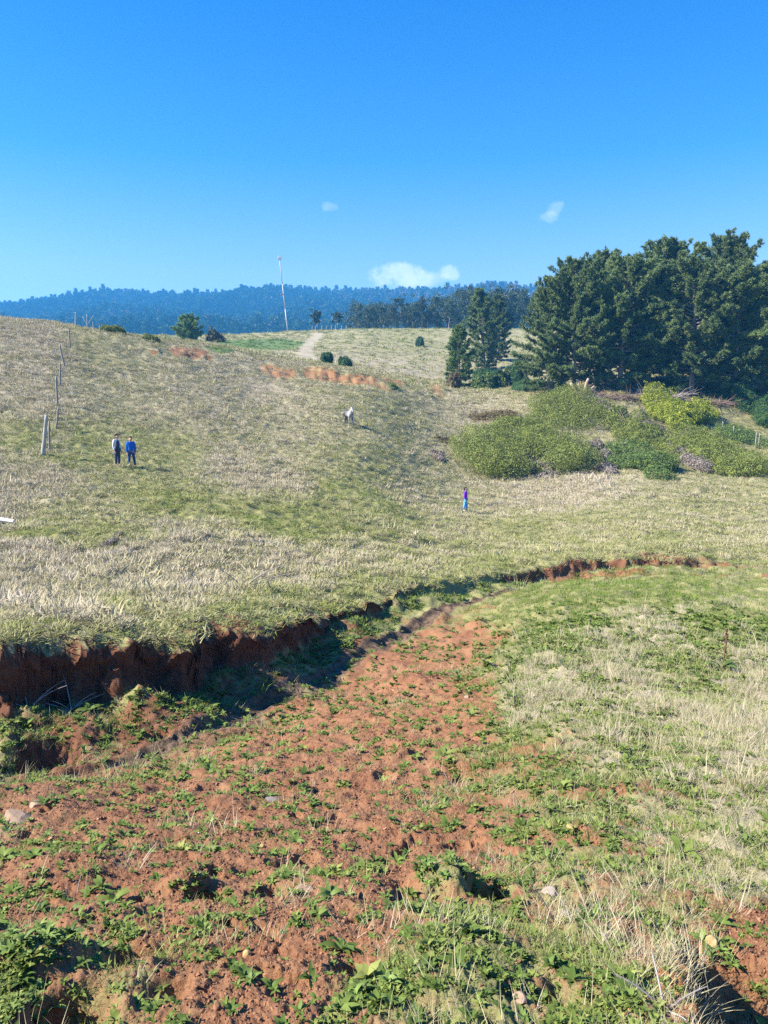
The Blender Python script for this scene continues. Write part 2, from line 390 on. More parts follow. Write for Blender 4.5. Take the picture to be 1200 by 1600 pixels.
def fields(X, Y):
    u = X / np.maximum(np.abs(Y), .5); v = np.log(np.maximum(np.abs(Y), .5))
    ws = np.zeros(X.shape + (1,)); acc = np.zeros(X.shape + (3,))
    for (a, b), val in zip(_c, _v):
        w = 1 / (((u - a) * 3.2) ** 2 + ((v - b) * 1.5) ** 2 + .004) ** 2
        ws[..., 0] += w; acc += w[..., None] * val
    f = acc / ws
    sc = np.interp(np.abs(Y), [3, 60, 200], [1, .35, .2])
    n1 = fbm(X * .9 * sc, Y * .9 * sc, 41, 4); n4 = fbm(X * 1.4, Y * 1.4, 42, 3)
    for x, y, a, b in SOILP:
        q = np.hypot((X - x) / a, (Y - y) / b) + .8 * n1 + .35 * n4
        s = sstep(1.25, .5, q) * .60
        f[..., 0] = np.maximum(f[..., 0], s); f[..., 1] *= 1 - .9 * s; f[..., 2] *= 1 - .4 * s
    for x, y, a, b in GREENP:
        q = np.hypot((X - x) / a, (Y - y) / b) + .3 * n1
        s = sstep(1.15, .7, q)
        f[..., 1] = np.maximum(f[..., 1], s); f[..., 2] *= 1 - .85 * s; f[..., 0] *= 1 - s
    return f[..., 0], f[..., 1], f[..., 2]


# ------------------------------------------------------------------ mesh and material helpers
def mk(name, V, F, mat=None, parent=None, tint=None, smooth=False, link=True):
    V = np.asarray(V, np.float32).reshape(-1, 3); F = np.asarray(F, np.int32)
    me = bpy.data.meshes.new(name); k = F.shape[1]
    me.vertices.add(len(V)); me.vertices.foreach_set('co', V.ravel())
    me.loops.add(F.size); me.loops.foreach_set('vertex_index', F.ravel())
    me.polygons.add(len(F)); me.polygons.foreach_set('loop_start', np.arange(0, F.size, k, dtype=np.int32))
    me.polygons.foreach_set('loop_total', np.full(len(F), k, np.int32))
    if smooth: me.polygons.foreach_set('use_smooth', np.ones(len(F), bool))
    if tint is not None:
        at = me.attributes.new('tint', 'FLOAT', 'POINT'); at.data.foreach_set('value', np.asarray(tint, np.float32))
    me.update(calc_edges=True)
    if mat: me.materials.append(mat)
    o = bpy.data.objects.new(name, me)
    if link: COL.objects.link(o)
    if parent: o.parent = parent
    return o


def tag(o, label=None, cat=None, group=None, kind=None):
    if label: o['label'] = label
    if cat: o['category'] = cat
    if group: o['group'] = group
    if kind: o['kind'] = kind
    return o


def thing(name, loc, label, cat, group=None, rz=0):
    o = bpy.data.objects.new(name, None); COL.objects.link(o); o.empty_display_size = .2
    o.location = loc; o.rotation_euler = (0, 0, rz)
    return tag(o, label, cat, group)


def dup(o, loc, rz=0, sc=1, label=None, group=None):
    c = o.copy(); COL.objects.link(c); c.location = loc; c.rotation_euler = (0, 0, rz); c.scale = (sc, sc, sc) if not hasattr(sc, '__len__') else sc
    if label: c['label'] = label
    if group: c['group'] = group
    for ch in list(o.children):
        d = ch.copy(); COL.objects.link(d); d.parent = c
        for g in list(ch.children):
            e = g.copy(); COL.objects.link(e); e.parent = d
    return c


class NT:
    def __init__(s, name):
        s.m = bpy.data.materials.new(name); s.m.use_nodes = True
        s.t = s.m.node_tree; s.N = s.t.nodes; s.L = s.t.links; s.N.clear()
        s.out = s.N.new('ShaderNodeOutputMaterial')

    def n(s, t, **kw):
        x = s.N.new('ShaderNode' + t)
        for k, v in kw.items(): setattr(x, k, v)
        return x

    def set(s, sock, v):
        if hasattr(v, 'is_output') or isinstance(v, bpy.types.NodeSocket): s.L.new(v, sock)
        else: sock.default_value = v

    def math(s, op, a, b=0.0):
        m = s.n('Math', operation=op); s.set(m.inputs[0], a); s.set(m.inputs[1], b); return m.outputs[0]

    def noise(s, scale, detail=4, rough=.55, vec=None):
        x = s.n('TexNoise'); x.inputs['Scale'].default_value = scale; x.inputs['Detail'].default_value = detail; x.inputs['Roughness'].default_value = rough
        if vec is not None: s.L.new(vec, x.inputs['Vector'])
        return x.outputs[0]

    def attr(s, name, kind='GEOMETRY'):
        a = s.n('Attribute', attribute_type=kind, attribute_name=name); return a.outputs['Fac']

    def mix(s, f, a, b, mode='MIX'):
        m = s.n('Mix', data_type='RGBA', blend_type=mode); s.set(m.inputs[0], f); s.set(m.inputs[6], a); s.set(m.inputs[7], b); return m.outputs[2]

    def ramp(s, f, pts):
        r = s.n('ValToRGB'); s.L.new(f, r.inputs[0]); e = r.color_ramp.elements
        e[0].position, e[0].color = pts[0][0], (*pts[0][1], 1)
        e[1].position, e[1].color = pts[-1][0], (*pts[-1][1], 1)
        for p, c in pts[1:-1]:
            k = e.new(p); k.color = (*c, 1)
        return r.outputs[0]

    def rng(s, f, a, b, c=0.0, d=1.0):
        r = s.n('MapRange'); s.L.new(f, r.inputs[0])
        for i, v in enumerate((a, b, c, d)): r.inputs[i + 1].default_value = v
        return r.outputs[0]

    def pos(s):
        return s.n('NewGeometry').outputs['Position']


def leafmat(name, pts, kind='GEOMETRY', trans=.25, rough=.6, spec=.25, objvar=0.12, up=0.0):
    t = NT(name)
    f = t.attr('tint', kind)
    c = t.ramp(f, pts)
    if objvar:
        oi = t.n('ObjectInfo'); v = t.rng(oi.outputs['Random'], 0, 1, 1 - objvar, 1 + objvar)
        h = t.n('HueSaturation'); t.L.new(v, h.inputs['Value']); t.L.new(c, h.inputs['Color']); c = h.outputs[0]
    p = t.n('BsdfPrincipled'); t.L.new(c, p.inputs['Base Color']); p.inputs['Roughness'].default_value = rough; p.inputs['Specular IOR Level'].default_value = spec
    tr = t.n('BsdfTranslucent'); t.L.new(c, tr.inputs[0])
    if up:      # thin blades in a sward catch the light like the sward does
        ge = t.n('NewGeometry'); vm = t.n('VectorMath', operation='SCALE'); t.L.new(ge.outputs['Normal'], vm.inputs[0]); vm.inputs['Scale'].default_value = 1 - up
        va = t.n('VectorMath', operation='ADD'); t.L.new(vm.outputs[0], va.inputs[0]); va.inputs[1].default_value = (0, 0, up)
        vn = t.n('VectorMath', operation='NORMALIZE'); t.L.new(va.outputs[0], vn.inputs[0])
        t.L.new(vn.outputs[0], p.inputs['Normal'])
    mx = t.n('MixShader'); mx.inputs[0].default_value = trans
    t.L.new(p.outputs[0], mx.inputs[1]); t.L.new(tr.outputs[0], mx.inputs[2]); t.L.new(mx.outputs[0], t.out.inputs[0])
    return t.m


def plainmat(name, c1, c2, scale=6, rough=.8, bump=.3, spec=.2, stretch=(1, 1, 1), bd=.02):
    t = NT(name); tc = t.n('TexCoord'); mp = t.n('Mapping'); mp.inputs['Scale'].default_value = stretch
    t.L.new(tc.outputs['Object'], mp.inputs[0])
    n = t.noise(scale, 5, .6, mp.outputs[0]); c = t.mix(t.rng(n, .3, .7), (*c1, 1), (*c2, 1))
    p = t.n('BsdfPrincipled'); t.L.new(c, p.inputs['Base Color']); p.inputs['Roughness'].default_value = rough; p.inputs['Specular IOR Level'].default_value = spec
    b = t.n('Bump'); b.inputs['Strength'].default_value = bump; b.inputs['Distance'].default_value = bd; t.L.new(n, b.inputs['Height']); t.L.new(b.outputs[0], p.inputs['Normal'])
    t.L.new(p.outputs[0], t.out.inputs[0])
    return t.m


# ------------------------------------------------------------------ ground sheet
def ground_material():
    t = NT('ground_cover'); pos = t.pos()
    soil, green, dry, wet = t.attr('soil'), t.attr('green'), t.attr('dry'), t.attr('wet')
    hue = t.attr('hue')
    n1 = t.noise(1.3, 6, .6, pos); n2 = t.noise(9, 6, .65, pos); n3 = t.noise(60, 5, .7, pos)
    red = t.mix(t.rng(n2, .3, .7), (.195, .094, .043, 1), (.30, .163, .086, 1))
    red = t.mix(t.rng(n1, .35, .7), red, (.24, .098, .045, 1))
    red = t.mix(t.rng(n3, .42, .72, 0, .55), red, (.36, .205, .12, 1))
    red = t.mix(t.rng(n3, .45, .25, 0, .5), red, (.17, .06, .025, 1))
    red = t.mix(t.rng(n1, .52, .72, 0, .6), red, (.19, .085, .045, 1))
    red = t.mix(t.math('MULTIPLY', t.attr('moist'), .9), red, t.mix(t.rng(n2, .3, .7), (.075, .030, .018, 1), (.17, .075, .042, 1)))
    red = t.mix(hue, red, (.42, .22, .095, 1))
    gr = t.mix(t.rng(n2, .3, .7), (.20, .215, .07, 1), (.30, .28, .125, 1))
    gr = t.mix(t.rng(n3, .35, .7), gr, (.22, .19, .08, 1))
    st = t.mix(t.rng(n2, .3, .7), (.34, .285, .19, 1), (.46, .39, .29, 1))
    st = t.mix(t.rng(n3, .4, .7), st, (.26, .21, .12, 1))
    veg = t.mix(t.rng(t.math('ADD', dry, t.math('MULTIPLY', t.math('SUBTRACT', n2, .5), .7)), .3, .8), gr, st)
    sm = t.rng(t.math('ADD', t.math('ADD', soil, t.math('MULTIPLY', t.math('SUBTRACT', n2, .5), .7)), t.math('MULTIPLY', t.math('SUBTRACT', n1, .5), .8)), .40, .58)
    c = t.mix(sm, veg, red)
    mud = t.mix(t.rng(n2, .35, .65), (.06, .037, .021, 1), (.20, .135, .085, 1))
    c = t.mix(t.rng(wet, .25, .6), c, mud)
    c = t.mix(t.math('MULTIPLY', t.attr('crop'), .9), c, t.mix(t.rng(n1, .3, .7), (.08, .145, .04, 1), (.13, .185, .06, 1)))
    c = t.mix(t.math('MULTIPLY', t.attr('track'), .85), c, t.mix(t.rng(n2, .3, .7), (.30, .25, .165, 1), (.42, .36, .26, 1)))
    lit = t.attr('litter'); lc = t.mix(t.rng(n2, .3, .7), (.10, .06, .035, 1), (.24, .15, .10, 1))
    c = t.mix(t.rng(t.math('ADD', lit, t.math('MULTIPLY', t.math('SUBTRACT', n2, .5), .5)), .4, .6), c, lc)
    p = t.n('BsdfPrincipled'); t.L.new(c, p.inputs['Base Color']); p.inputs['Specular IOR Level'].default_value = .12
    t.L.new(t.rng(wet, .6, 1, .92, .75), p.inputs['Roughness'])
    b = t.n('Bump'); b.inputs['Strength'].default_value = 1.0; b.inputs['Distance'].default_value = .04
    t.L.new(t.math('ADD', t.math('MULTIPLY', n2, .8), t.math('MULTIPLY', n3, .35)), b.inputs['Height'])
    b2 = t.n('Bump'); b2.inputs['Strength'].default_value = .5; b2.inputs['Distance'].default_value = .004
    t.L.new(t.noise(260, 4, .7, pos), b2.inputs['Height']); t.L.new(b.outputs[0], b2.inputs['Normal']); t.L.new(b2.outputs[0], p.inputs['Normal'])
    t.L.new(p.outputs[0], t.out.inputs[0])
    return t.m


def build_ground():
    az = np.concatenate([np.linspace(-math.pi, -.75, 40, endpoint=False), np.linspace(-.75, .75, 660), np.linspace(.75, math.pi, 41)[1:]])
    lr = np.concatenate([np.linspace(math.log(.35), math.log(1.6), 30, endpoint=False), np.linspace(math.log(1.6), math.log(9), 360, endpoint=False), np.linspace(math.log(9), math.log(17), 330, endpoint=False), np.linspace(math.log(17), math.log(32), 150, endpoint=False),
                         np.linspace(math.log(32), math.log(240), 300, endpoint=False), np.linspace(math.log(240), math.log(2200), 90)])
    A, Lr = np.meshgrid(az, lr); r = np.exp(Lr)
    X = r * np.sin(A); Y = r * np.cos(A)
    z, px, face, t, sd, side, wid = ground_z(X, Y, True)
    s, g, d = fields(X, Y)
    n = fbm(X * 1.7, Y * 1.7, 51, 4); n2 = fbm(X * 5, Y * 5, 52, 3)
    k = np.interp(r, [3, 30, 100], [1, .6, .3])
    s = s + (.28 * n + .15 * n2) * k * (s > .02)
    face2 = sstep(.25, .6, face) * np.interp(px, [0, 560, 680, 760, 790, 1000, 1100], [1, .8, .3, 0, .9, .9, .6]) * (r < 60)
    s = np.maximum(s, face2)
    wet = sstep(1.5, .7, sd / wid) * np.interp(px, [150, 250, 900, 1300], [.3, 1, 1, .6])
    # grey silt beside the stream
    sdn = sd + .35 * fbm(X * 1.1, Y * 1.1, 55, 3)
    silt = sstep(1.0, .4, sdn) * sstep(430, 330, px) * sstep(180, 240, px) * (side < 0)
    wet = np.maximum(wet, .50 * silt * (.75 + .5 * n2))
    hue = sstep(1.0, .5, np.hypot((X - CLAYC[0]) / .45, (Y - CLAYC[1]) / .5) + .3 * n2) * .9
    for x, y, a, b in SOILP[2:7]:
        hue = np.maximum(hue, .4 * sstep(1.3, .6, np.hypot((X - x) / a, (Y - y) / b) + .3 * n))
    litter = np.zeros_like(r); crop = np.zeros_like(r)
    for x, y, a, b in GREENP[:2]:
        crop = np.maximum(crop, sstep(1.08, .95, np.hypot((X - x) / a, (Y - y) / b) + .12 * n))
    td, _ = seg_dist(X, Y, TRACK); track = sstep(1.7, .8, td + .8 * n2)
    for a in LITTER:
        litter = np.maximum(litter, sstep(1.15, .8, np.hypot((X - a[0]) / a[2], (Y - a[1]) / a[3]) + .3 * n))
    ys_ = np.interp(px, SCPX, SCY)
    c2, c2s = seg_dist(X, Y, CUT2); s = np.maximum(s, .95 * sstep(.5, .25, c2 + .2 * n) * (X < CUT2[3][0]) * (Y < 33)); s = np.maximum(s, .7 * sstep(.55, .2, c2 + .25 * n) * (c2s <= 0) * (Y < 33))
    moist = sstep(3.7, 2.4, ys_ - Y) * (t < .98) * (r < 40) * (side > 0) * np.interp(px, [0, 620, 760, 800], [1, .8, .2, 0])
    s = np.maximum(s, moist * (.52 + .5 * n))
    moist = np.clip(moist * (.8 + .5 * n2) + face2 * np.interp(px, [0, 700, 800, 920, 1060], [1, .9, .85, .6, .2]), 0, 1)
    nr, na = X.shape
    fm = sstep(.08, .5, face) * np.interp(px, [0, 600, 760, 800, 1200], [1, .8, .2, .6, .4]) * (r < 40)
    top = fm * sstep(.35, .95, t)
    q1 = fbm(X * 2.6 + z * 3, Y * 2.6 - z * 4, 56, 4); q2 = fbm(X * 3.4 - z * 4 + 9, Y * 3.4 + z * 3, 57, 4)
    Xd = X + fm * .13 * q1 + .16 * top; Yd = Y + fm * .15 * q2 - .20 * top
    V = np.stack([Xd, Yd, z + fm * .07 * q1], -1).reshape(-1, 3)
    i = np.arange(nr - 1)[:, None] * na + np.arange(na - 1)[None, :]
    F = np.stack([i, i + 1, i + na + 1, i + na], -1).reshape(-1, 4)[:, ::-1]
    # close the sheet under the viewer
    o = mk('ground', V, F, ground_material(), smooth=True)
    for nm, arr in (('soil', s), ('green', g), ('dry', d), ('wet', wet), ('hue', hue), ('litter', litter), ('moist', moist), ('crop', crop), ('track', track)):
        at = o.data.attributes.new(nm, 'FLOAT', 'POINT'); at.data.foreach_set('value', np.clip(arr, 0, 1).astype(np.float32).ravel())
    tag(o, kind='structure')
    return o


ground = build_ground()


# ------------------------------------------------------------------ scattering of uncountable growth (geometry nodes on one object)
def scatter(name, P, rot, scl, tint, sources, label):
    n = len(P)
    me = bpy.data.meshes.new(name); me.vertices.add(n); me.vertices.foreach_set('co', np.asarray(P, np.float32).ravel())
    at = me.attributes.new('rot', 'FLOAT_VECTOR', 'POINT'); at.data.foreach_set('vector', np.asarray(rot, np.float32).ravel())
    at = me.attributes.new('scl', 'FLOAT_VECTOR', 'POINT'); at.data.foreach_set('vector', np.asarray(scl, np.float32).ravel())
    at = me.attributes.new('tint', 'FLOAT', 'POINT'); at.data.foreach_set('value', np.asarray(tint, np.float32))
    at = me.attributes.new('idx', 'INT', 'POINT'); at.data.foreach_set('value', rng.integers(0, len(sources), n).astype(np.int32))
    o = bpy.data.objects.new(name, me); COL.objects.link(o)
    ng = bpy.data.node_groups.new(name + '_scatter', 'GeometryNodeTree')
    ng.interface.new_socket('Geometry', in_out='INPUT', socket_type='NodeSocketGeometry')
    ng.interface.new_socket('Geometry', in_out='OUTPUT', socket_type='NodeSocketGeometry')
    N, L = ng.nodes, ng.links
    gi, go = N.new('NodeGroupInput'), N.new('NodeGroupOutput')
    iop = N.new('GeometryNodeInstanceOnPoints'); L.new(gi.outputs[0], iop.inputs['Points'])
    jn = N.new('GeometryNodeJoinGeometry')
    for s_ in sources:
        oi = N.new('GeometryNodeObjectInfo'); oi.inputs['Object'].default_value = s_; oi.inputs['As Instance'].default_value = True
        L.new(oi.outputs['Geometry'], jn.inputs[0])
    L.new(jn.outputs[0], iop.inputs['Instance']); iop.inputs['Pick Instance'].default_value = True

    def na(nm, ty, sock):
        a = N.new('GeometryNodeInputNamedAttribute'); a.data_type = ty; a.inputs[0].default_value = nm; L.new(a.outputs[0], sock)
    na('idx', 'INT', iop.inputs['Instance Index'])
    e = N.new('FunctionNodeEulerToRotation'); na('rot', 'FLOAT_VECTOR', e.inputs[0]); L.new(e.outputs[0], iop.inputs['Rotation'])
    na('scl', 'FLOAT_VECTOR', iop.inputs['Scale'])
    L.new(iop.outputs[0], go.inputs[0])
    m = o.modifiers.new('scatter', 'NODES'); m.node_group = ng
    tag(o, label, kind='stuff')
    return o


def blades(n, h, spread, lean, w, seed, seg=3, curl=.5, flat=0.0):
    """a tuft of n curved tapering blades"""
    g = np.random.default_rng(seed)
    a = g.uniform(0, 2 * np.pi, n); rr = spread * np.sqrt(g.uniform(0, 1, n))
    bx, by = rr * np.cos(a), rr * np.sin(a)
    a2 = a + g.normal(0, .9, n); ln = lean * g.uniform(.2, 1.3, n) + flat
    hh = h * g.uniform(.45, 1.1, n)
    t = np.linspace(0, 1, seg + 1)
    ang = ln[:, None] * (.35 + curl * t[None, :] * 1.6)
    ds = hh[:, None] / seg
    hor = np.cumsum(np.sin(ang) * ds, 1) - np.sin(ang[:, :1]) * ds; ver = np.cumsum(np.cos(ang) * ds, 1) - np.cos(ang[:, :1]) * ds
    cx = bx[:, None] + hor * np.cos(a2)[:, None]; cy = by[:, None] + hor * np.sin(a2)[:, None]
    tw = a2 + np.pi / 2 + g.normal(0, .8, n)
    ww = w * g.uniform(.6, 1.3, n)[:, None] * (1 - t[None, :] ** 1.5 * .9) * .5
    ox, oy = np.cos(tw)[:, None] * ww, np.sin(tw)[:, None] * ww
    L = np.stack([cx - ox, cy - oy, ver - .015], -1); Rr = np.stack([cx + ox, cy + oy, ver - .015], -1)
    V = np.stack([L, Rr], 2).reshape(n, -1, 3)       # n, (seg+1)*2, 3
    f = np.array([[2 * k, 2 * k + 1, 2 * k + 3, 2 * k + 2] for k in range(seg)])
    F = (f[None] + (np.arange(n) * (seg + 1) * 2)[:, None, None]).reshape(-1, 4)
    return V.reshape(-1, 3), F


def leaf_rosette(n, L, w, seed, up=.5, seg=4):
    """rosette of n oblong folded leaves arching out of one crown"""
    g = np.random.default_rng(seed); VV = []; FF = []; off = 0
    for k in range(n):
        a = k * 2.4 + g.normal(0, .25); l = L * g.uniform(.6, 1.15); e0 = up * g.uniform(.5, 1.5) + .15 + (.5 if k > n * .7 else 0)
        ca, sa = math.cos(a), math.sin(a); x = z = 0; pts = []
        for s_ in range(seg + 1):
            t = s_ / seg
            wd = w * (.18 + 1.0 * math.sin(math.pi * min(t ** .8 * 1.02, 1)) ** .8) * .5 * g.uniform(.85, 1.1)
            if s_ == seg: wd = w * .04
            pts.append((x, z, wd)); ang = e0 - t * (e0 + .25) * 1.1
            x += math.cos(ang) * l / seg; z += math.sin(ang) * l / seg
        tw = g.normal(0, .25)
        for (x, z, wd) in pts:
            for sgn, lift in ((-1, .25), (0, 0), (1, .25)):
                oy = sgn * wd; oz = z + abs(oy) * lift + oy * tw
                VV.append((x * ca - oy * sa, x * sa + oy * ca, oz))
        for s_ in range(seg):
            b = off + 3 * s_
            FF += [(b, b + 1, b + 4, b + 3), (b + 1, b + 2, b + 5, b + 4)]
        off += 3 * (seg + 1)
    return np.array(VV), np.array(FF)


GRASS_PTS = [(0, (.10, .17, .028)), (.3, (.205, .24, .06)), (.5, (.335, .325, .13)), (.72, (.45, .39, .235)), (1, (.54, .455, .34))]
M_grass = leafmat('grass_blades', GRASS_PTS, 'INSTANCER', .2, .8, .05, 0, .5)
M_weed_i = leafmat('weed_leaves', [(0, (.09, .14, .028)), (.5, (.155, .215, .042)), (1, (.27, .29, .075))], 'INSTANCER', .25, .6, .2, 0, .35)
M_weed = leafmat('rosette_leaves', [(0, (.085, .145, .03)), (1, (.21, .27, .065))], 'GEOMETRY', .25, .55, .25, .3, .3)


def src(name, VF, mat):
    return mk(name, VF[0], VF[1], mat, link=False)


tuft_dry = [src('dry_tuft', blades(30, .26, .15, .85, .005, 100 + i), M_grass) for i in range(4)]
tuft_far = [src('field_tuft', blades(34, .15, .22, 1.15, .017, 200 + i, 2), M_grass) for i in range(5)]
tuft_wide = [src('hill_tuft', blades(34, .24, .45, 1.0, .06, 300 + i, 2), M_grass) for i in range(4)]
tuft_short = [src('short_tuft', blades(26, .042, .075, 1.1, .004, 400 + i, 2), M_grass) for i in range(4)]
straw = [src('straw_litter', blades(14, .15, .12, .3, .0035, 500 + i, 3, .15, 1.25), M_grass) for i in range(3)]
rosette_src = [src('small_rosette', leaf_rosette(8, .06, .017, 600 + i, .4, 3), M_weed_i) for i in range(4)]
clover = [src('leafy_mat', leaf_rosette(13, .034, .014, 650 + i, .8, 2), M_weed_i) for i in range(4)]


def sample(n, y0, y1, p, margin=.64):
    """random ground points, density falling with distance as Y**-p per square metre"""
    u = rng.uniform(0, 1, n); q = 2 - p
    Y = (y0 ** q + u * (y1 ** q - y0 ** q)) ** (1 / q) if abs(q) > 1e-6 else y0 * (y1 / y0) ** u
    X = rng.uniform(-1, 1, n) * (margin * Y + .8)
    return X, Y


def put(name, X, Y, keep, tint, src_, size, label, tilt=.15, vary=.35, hz=None):
    X, Y, tint = X[keep], Y[keep], tint[keep]
    z = ground_z(X, Y); n = len(X)
    rot = np.stack([rng.normal(0, tilt, n), rng.normal(0, tilt, n), rng.uniform(0, 6.28, n)], -1)
    sz = (size[keep] if hasattr(size, '__len__') else size) * np.exp(rng.normal(0, vary, n))
    scl = np.stack([sz, sz, sz * (1 if hz is None else hz[keep])], -1)
    print(name, n)
    return scatter(name, np.stack([X, Y, z], -1), rot, scl, np.clip(tint, 0, 1), src_, label)


FENCE = [gp(a, b)[:2] for a, b in ((76, 708), (92, 655), (93, 600), (102, 560), (112, 530))]


def grow():
    # --- field grass from the bank to the crest of the slope
    X, Y = sample(210000, 9, 118, 1.25)
    zb, px, face, t = base_z(X, Y)
    s, g, d = fields(X, Y)
    n = fbm(X * .35, Y * .35, 61, 4); nf = fbm(X * 1.3, Y * 1.3, 62, 3)
    sd, _ = seg_dist(X, Y, STREAM)
    nm = perlin(X * 1.9, Y * 1.9, 60); stk = fbm(X * .35, Y * 1.5 + 2 * fbm(X * .3, Y * .3, 77, 2), 78, 3)
    dry_shade = np.clip(.12 + .72 * d - .30 * g + .42 * n + .30 * nf + .40 * nm + .35 * stk, 0, 1)  # dryness, plus tussock shading put into the tint: tops paler, gaps darker
    prob = np.clip(1.1 - 1.15 * s, 0, 1) * (1 - .9 * sstep(.2, .5, face)) * np.where(sd < .5, 0, 1)
    keep = (t > .5) & (rng.uniform(0, 1, len(X)) < prob * np.clip(.55 + .6 * d + .3 * nf + .5 * stk, .15, 1))
    tint = .31 + .56 * dry_shade + rng.normal(0, .09, len(X))
    tall = np.clip(.45 + .6 * dry_shade * d + .2 * nf + .75 * np.clip(nm, -.4, 1), .25, 1.6) * .78
    put('field_grass', X, Y, keep, tint, tuft_far, np.interp(Y, [9, 30, 110], [.75, 1.0, 1.5]), 'pale green and straw coloured grass covering the far slope', hz=tall)
    # --- the far fields
    X, Y = sample(26000, 92, 260, 1.0)
    s, g, d = fields(X, Y); n = fbm(X * .12, Y * .12, 63, 4)
    tint = .40 + .30 * d - .22 * g + .25 * n + rng.normal(0, .07, len(X)) + .05
    gp_ = np.zeros(len(X))
    for x, y, a, b in GREENP[:2]:
        gp_ = np.maximum(gp_, sstep(1.1, .85, np.hypot((X - x) / a, (Y - y) / b)))
    tint = np.where(gp_ > .3, .10 + rng.normal(0, .06, len(X)), tint)
    keep = (rng.uniform(0, 1, len(X)) < np.clip(1 - s * 1.2, 0, 1)) & ((gp_ < .3) | (rng.uniform(0, 1, len(X)) < .5)) & (seg_dist(X, Y, TRACK)[0] > 1.3)
    put('far_field_grass', X, Y, keep, tint, tuft_wide, np.interp(Y, [90, 250], [.8, 1.2]), 'pale short grass on the far field below the wood')
    # --- tall pale tussocks in the dry belts
    X, Y = sample(60000, 9, 95, 1.2)
    zb, px, face, t = base_z(X, Y)
    s, g, d = fields(X, Y); n = fbm(X * .5, Y * .5, 64, 4)
    fd, _ = seg_dist(X, Y, FENCE)
    keep = (t > .7) & (s < .25) & ((rng.uniform(0, 1, len(X)) < sstep(.45, 1.1, d + .75 * n)) | ((fd < .9) & (rng.uniform(0, 1, len(X)) < .95)))
    put('dry_tussocks', X, Y, keep, .80 + rng.normal(0, .1, len(X)), tuft_far, np.interp(Y, [9, 90], [1.0, 1.5]), 'tall bleached grass tussocks in belts across the slope', hz=np.full(len(X), .74))
    # --- near mound: short grass
    X, Y = sample(190000, 1.7, 30, 1.45)
    zb, px, face, t = base_z(X, Y)
    s, g, d = fields(X, Y); n = fbm(X * 1.6, Y * 1.6, 65, 4); n2 = fbm(X * 5.5, Y * 5.5, 66, 3)
    sd, side = seg_dist(X, Y, STREAM)
    cov = .85 * g - .66 * s + .85 * n + .7 * n2 + np.interp(Y, [2, 5.5], [-.22, .03])
    keep = (t < .45) & (rng.uniform(0, 1, len(X)) < np.clip(cov * 1.3, 0, 1)) & (face < .35) & (sd > .45)
    put('short_grass', X, Y, keep, np.interp(Y, [2, 8], [.28, .16]) + .26 * d - .05 * g + .2 * n + rng.normal(0, .12, len(X)), tuft_short, np.interp(Y, [1.7, 4, 10, 28], [.42, .68, 1.15, 1.9]), 'short green grass growing over the near mound')
    # --- near mound: dry tufts
    X, Y = sample(52000, 1.7, 30, 1.3)
    zb, px, face, t = base_z(X, Y)
    s, g, d = fields(X, Y); n = fbm(X * .9, Y * .9, 67, 4); n2 = fbm(X * 3.5, Y * 3.5, 68, 3)
    sd, side = seg_dist(X, Y, STREAM)
    keep = (t < .5) & (rng.uniform(0, 1, len(X)) < sstep(.62, 1.2, d * .85 + 1.4 * n + .7 * n2 - .45 * s)) & (face < .3) & (sd > .4)
    put('dry_grass', X, Y, keep, .78 + rng.normal(0, .1, len(X)), tuft_dry, np.interp(Y, [1.7, 6, 28], [.32, .48, .8]), 'bleached dry grass tufts on the near mound')
    # --- straw litter on soil and between weeds
    X, Y = sample(40000, 1.6, 14, 1.5)
    zb, px, face, t = base_z(X, Y)
    s, g, d = fields(X, Y); n = fbm(X * 1.2, Y * 1.2, 69, 4)
    keep = (t < .4) & (rng.uniform(0, 1, len(X)) < np.clip(.02 + .5 * d + .15 * g + .5 * n - .2 * s, 0.01, 1)) & (face < .3)
    put('straw_litter', X, Y, keep, .70 + rng.normal(0, .15, len(X)), straw, np.interp(Y, [1.6, 12], [.42, 1.0]), 'dry stalks and straw lying on the soil')
    # --- leafy mats
    X, Y = sample(200000, 1.5, 16, 1.5)
    zb, px, face, t = base_z(X, Y)
    s, g, d = fields(X, Y); n = fbm(X * 1.9, Y * 1.9, 71, 4); n2 = fbm(X * 7, Y * 7, 72, 3)
    sd, side = seg_dist(X, Y, STREAM)
    keep = (t < .45) & (rng.uniform(0, 1, len(X)) < sstep(.2, .8, g * .55 + .75 * n + .7 * n2 - .17 * s)) & (face < .3) & (sd > .35)
    put('leafy_ground_cover', X, Y, keep, .45 + .5 * n + rng.normal(0, .22, len(X)), clover, np.interp(Y, [1.5, 5, 15], [.48, .78, 1.6]), 'low green leafy ground cover creeping over the soil')
    # --- small rosettes beyond the countable ones
    X, Y = sample(20000, 2.0, 18, 1.3)
    zb, px, face, t = base_z(X, Y)
    s, g, d = fields(X, Y); n = fbm(X * 1.4, Y * 1.4, 73, 4)
    keep = (t < .45) & (rng.uniform(0, 1, len(X)) < np.clip(.30 * g + .5 * n + .14, 0, 1)) & (face < .3)
    put('small_weeds', X, Y, keep, .4 + .4 * n + rng.normal(0, .25, len(X)), rosette_src, np.interp(Y, [2, 16], [.55, 1.4]), 'small green rosette weeds dotted over the soil')
    # --- herbs on the shaded slope between stream and bank, and grass hanging from the lip
    X, Y = sample(60000, 7, 29, 1.0)
    zb, px, face, t = base_z(X, Y)
    sd, side = seg_dist(X, Y, STREAM)
    ys = np.interp(px, SCPX, SCY); lip = (face > .02) & (t > .8)
    slope = (t < .5) & (Y > ys - 3.4) & (sd > .3) & (side > 0) & (face < .4)
    n = fbm(X * 1.5, Y * 1.5, 74, 4)
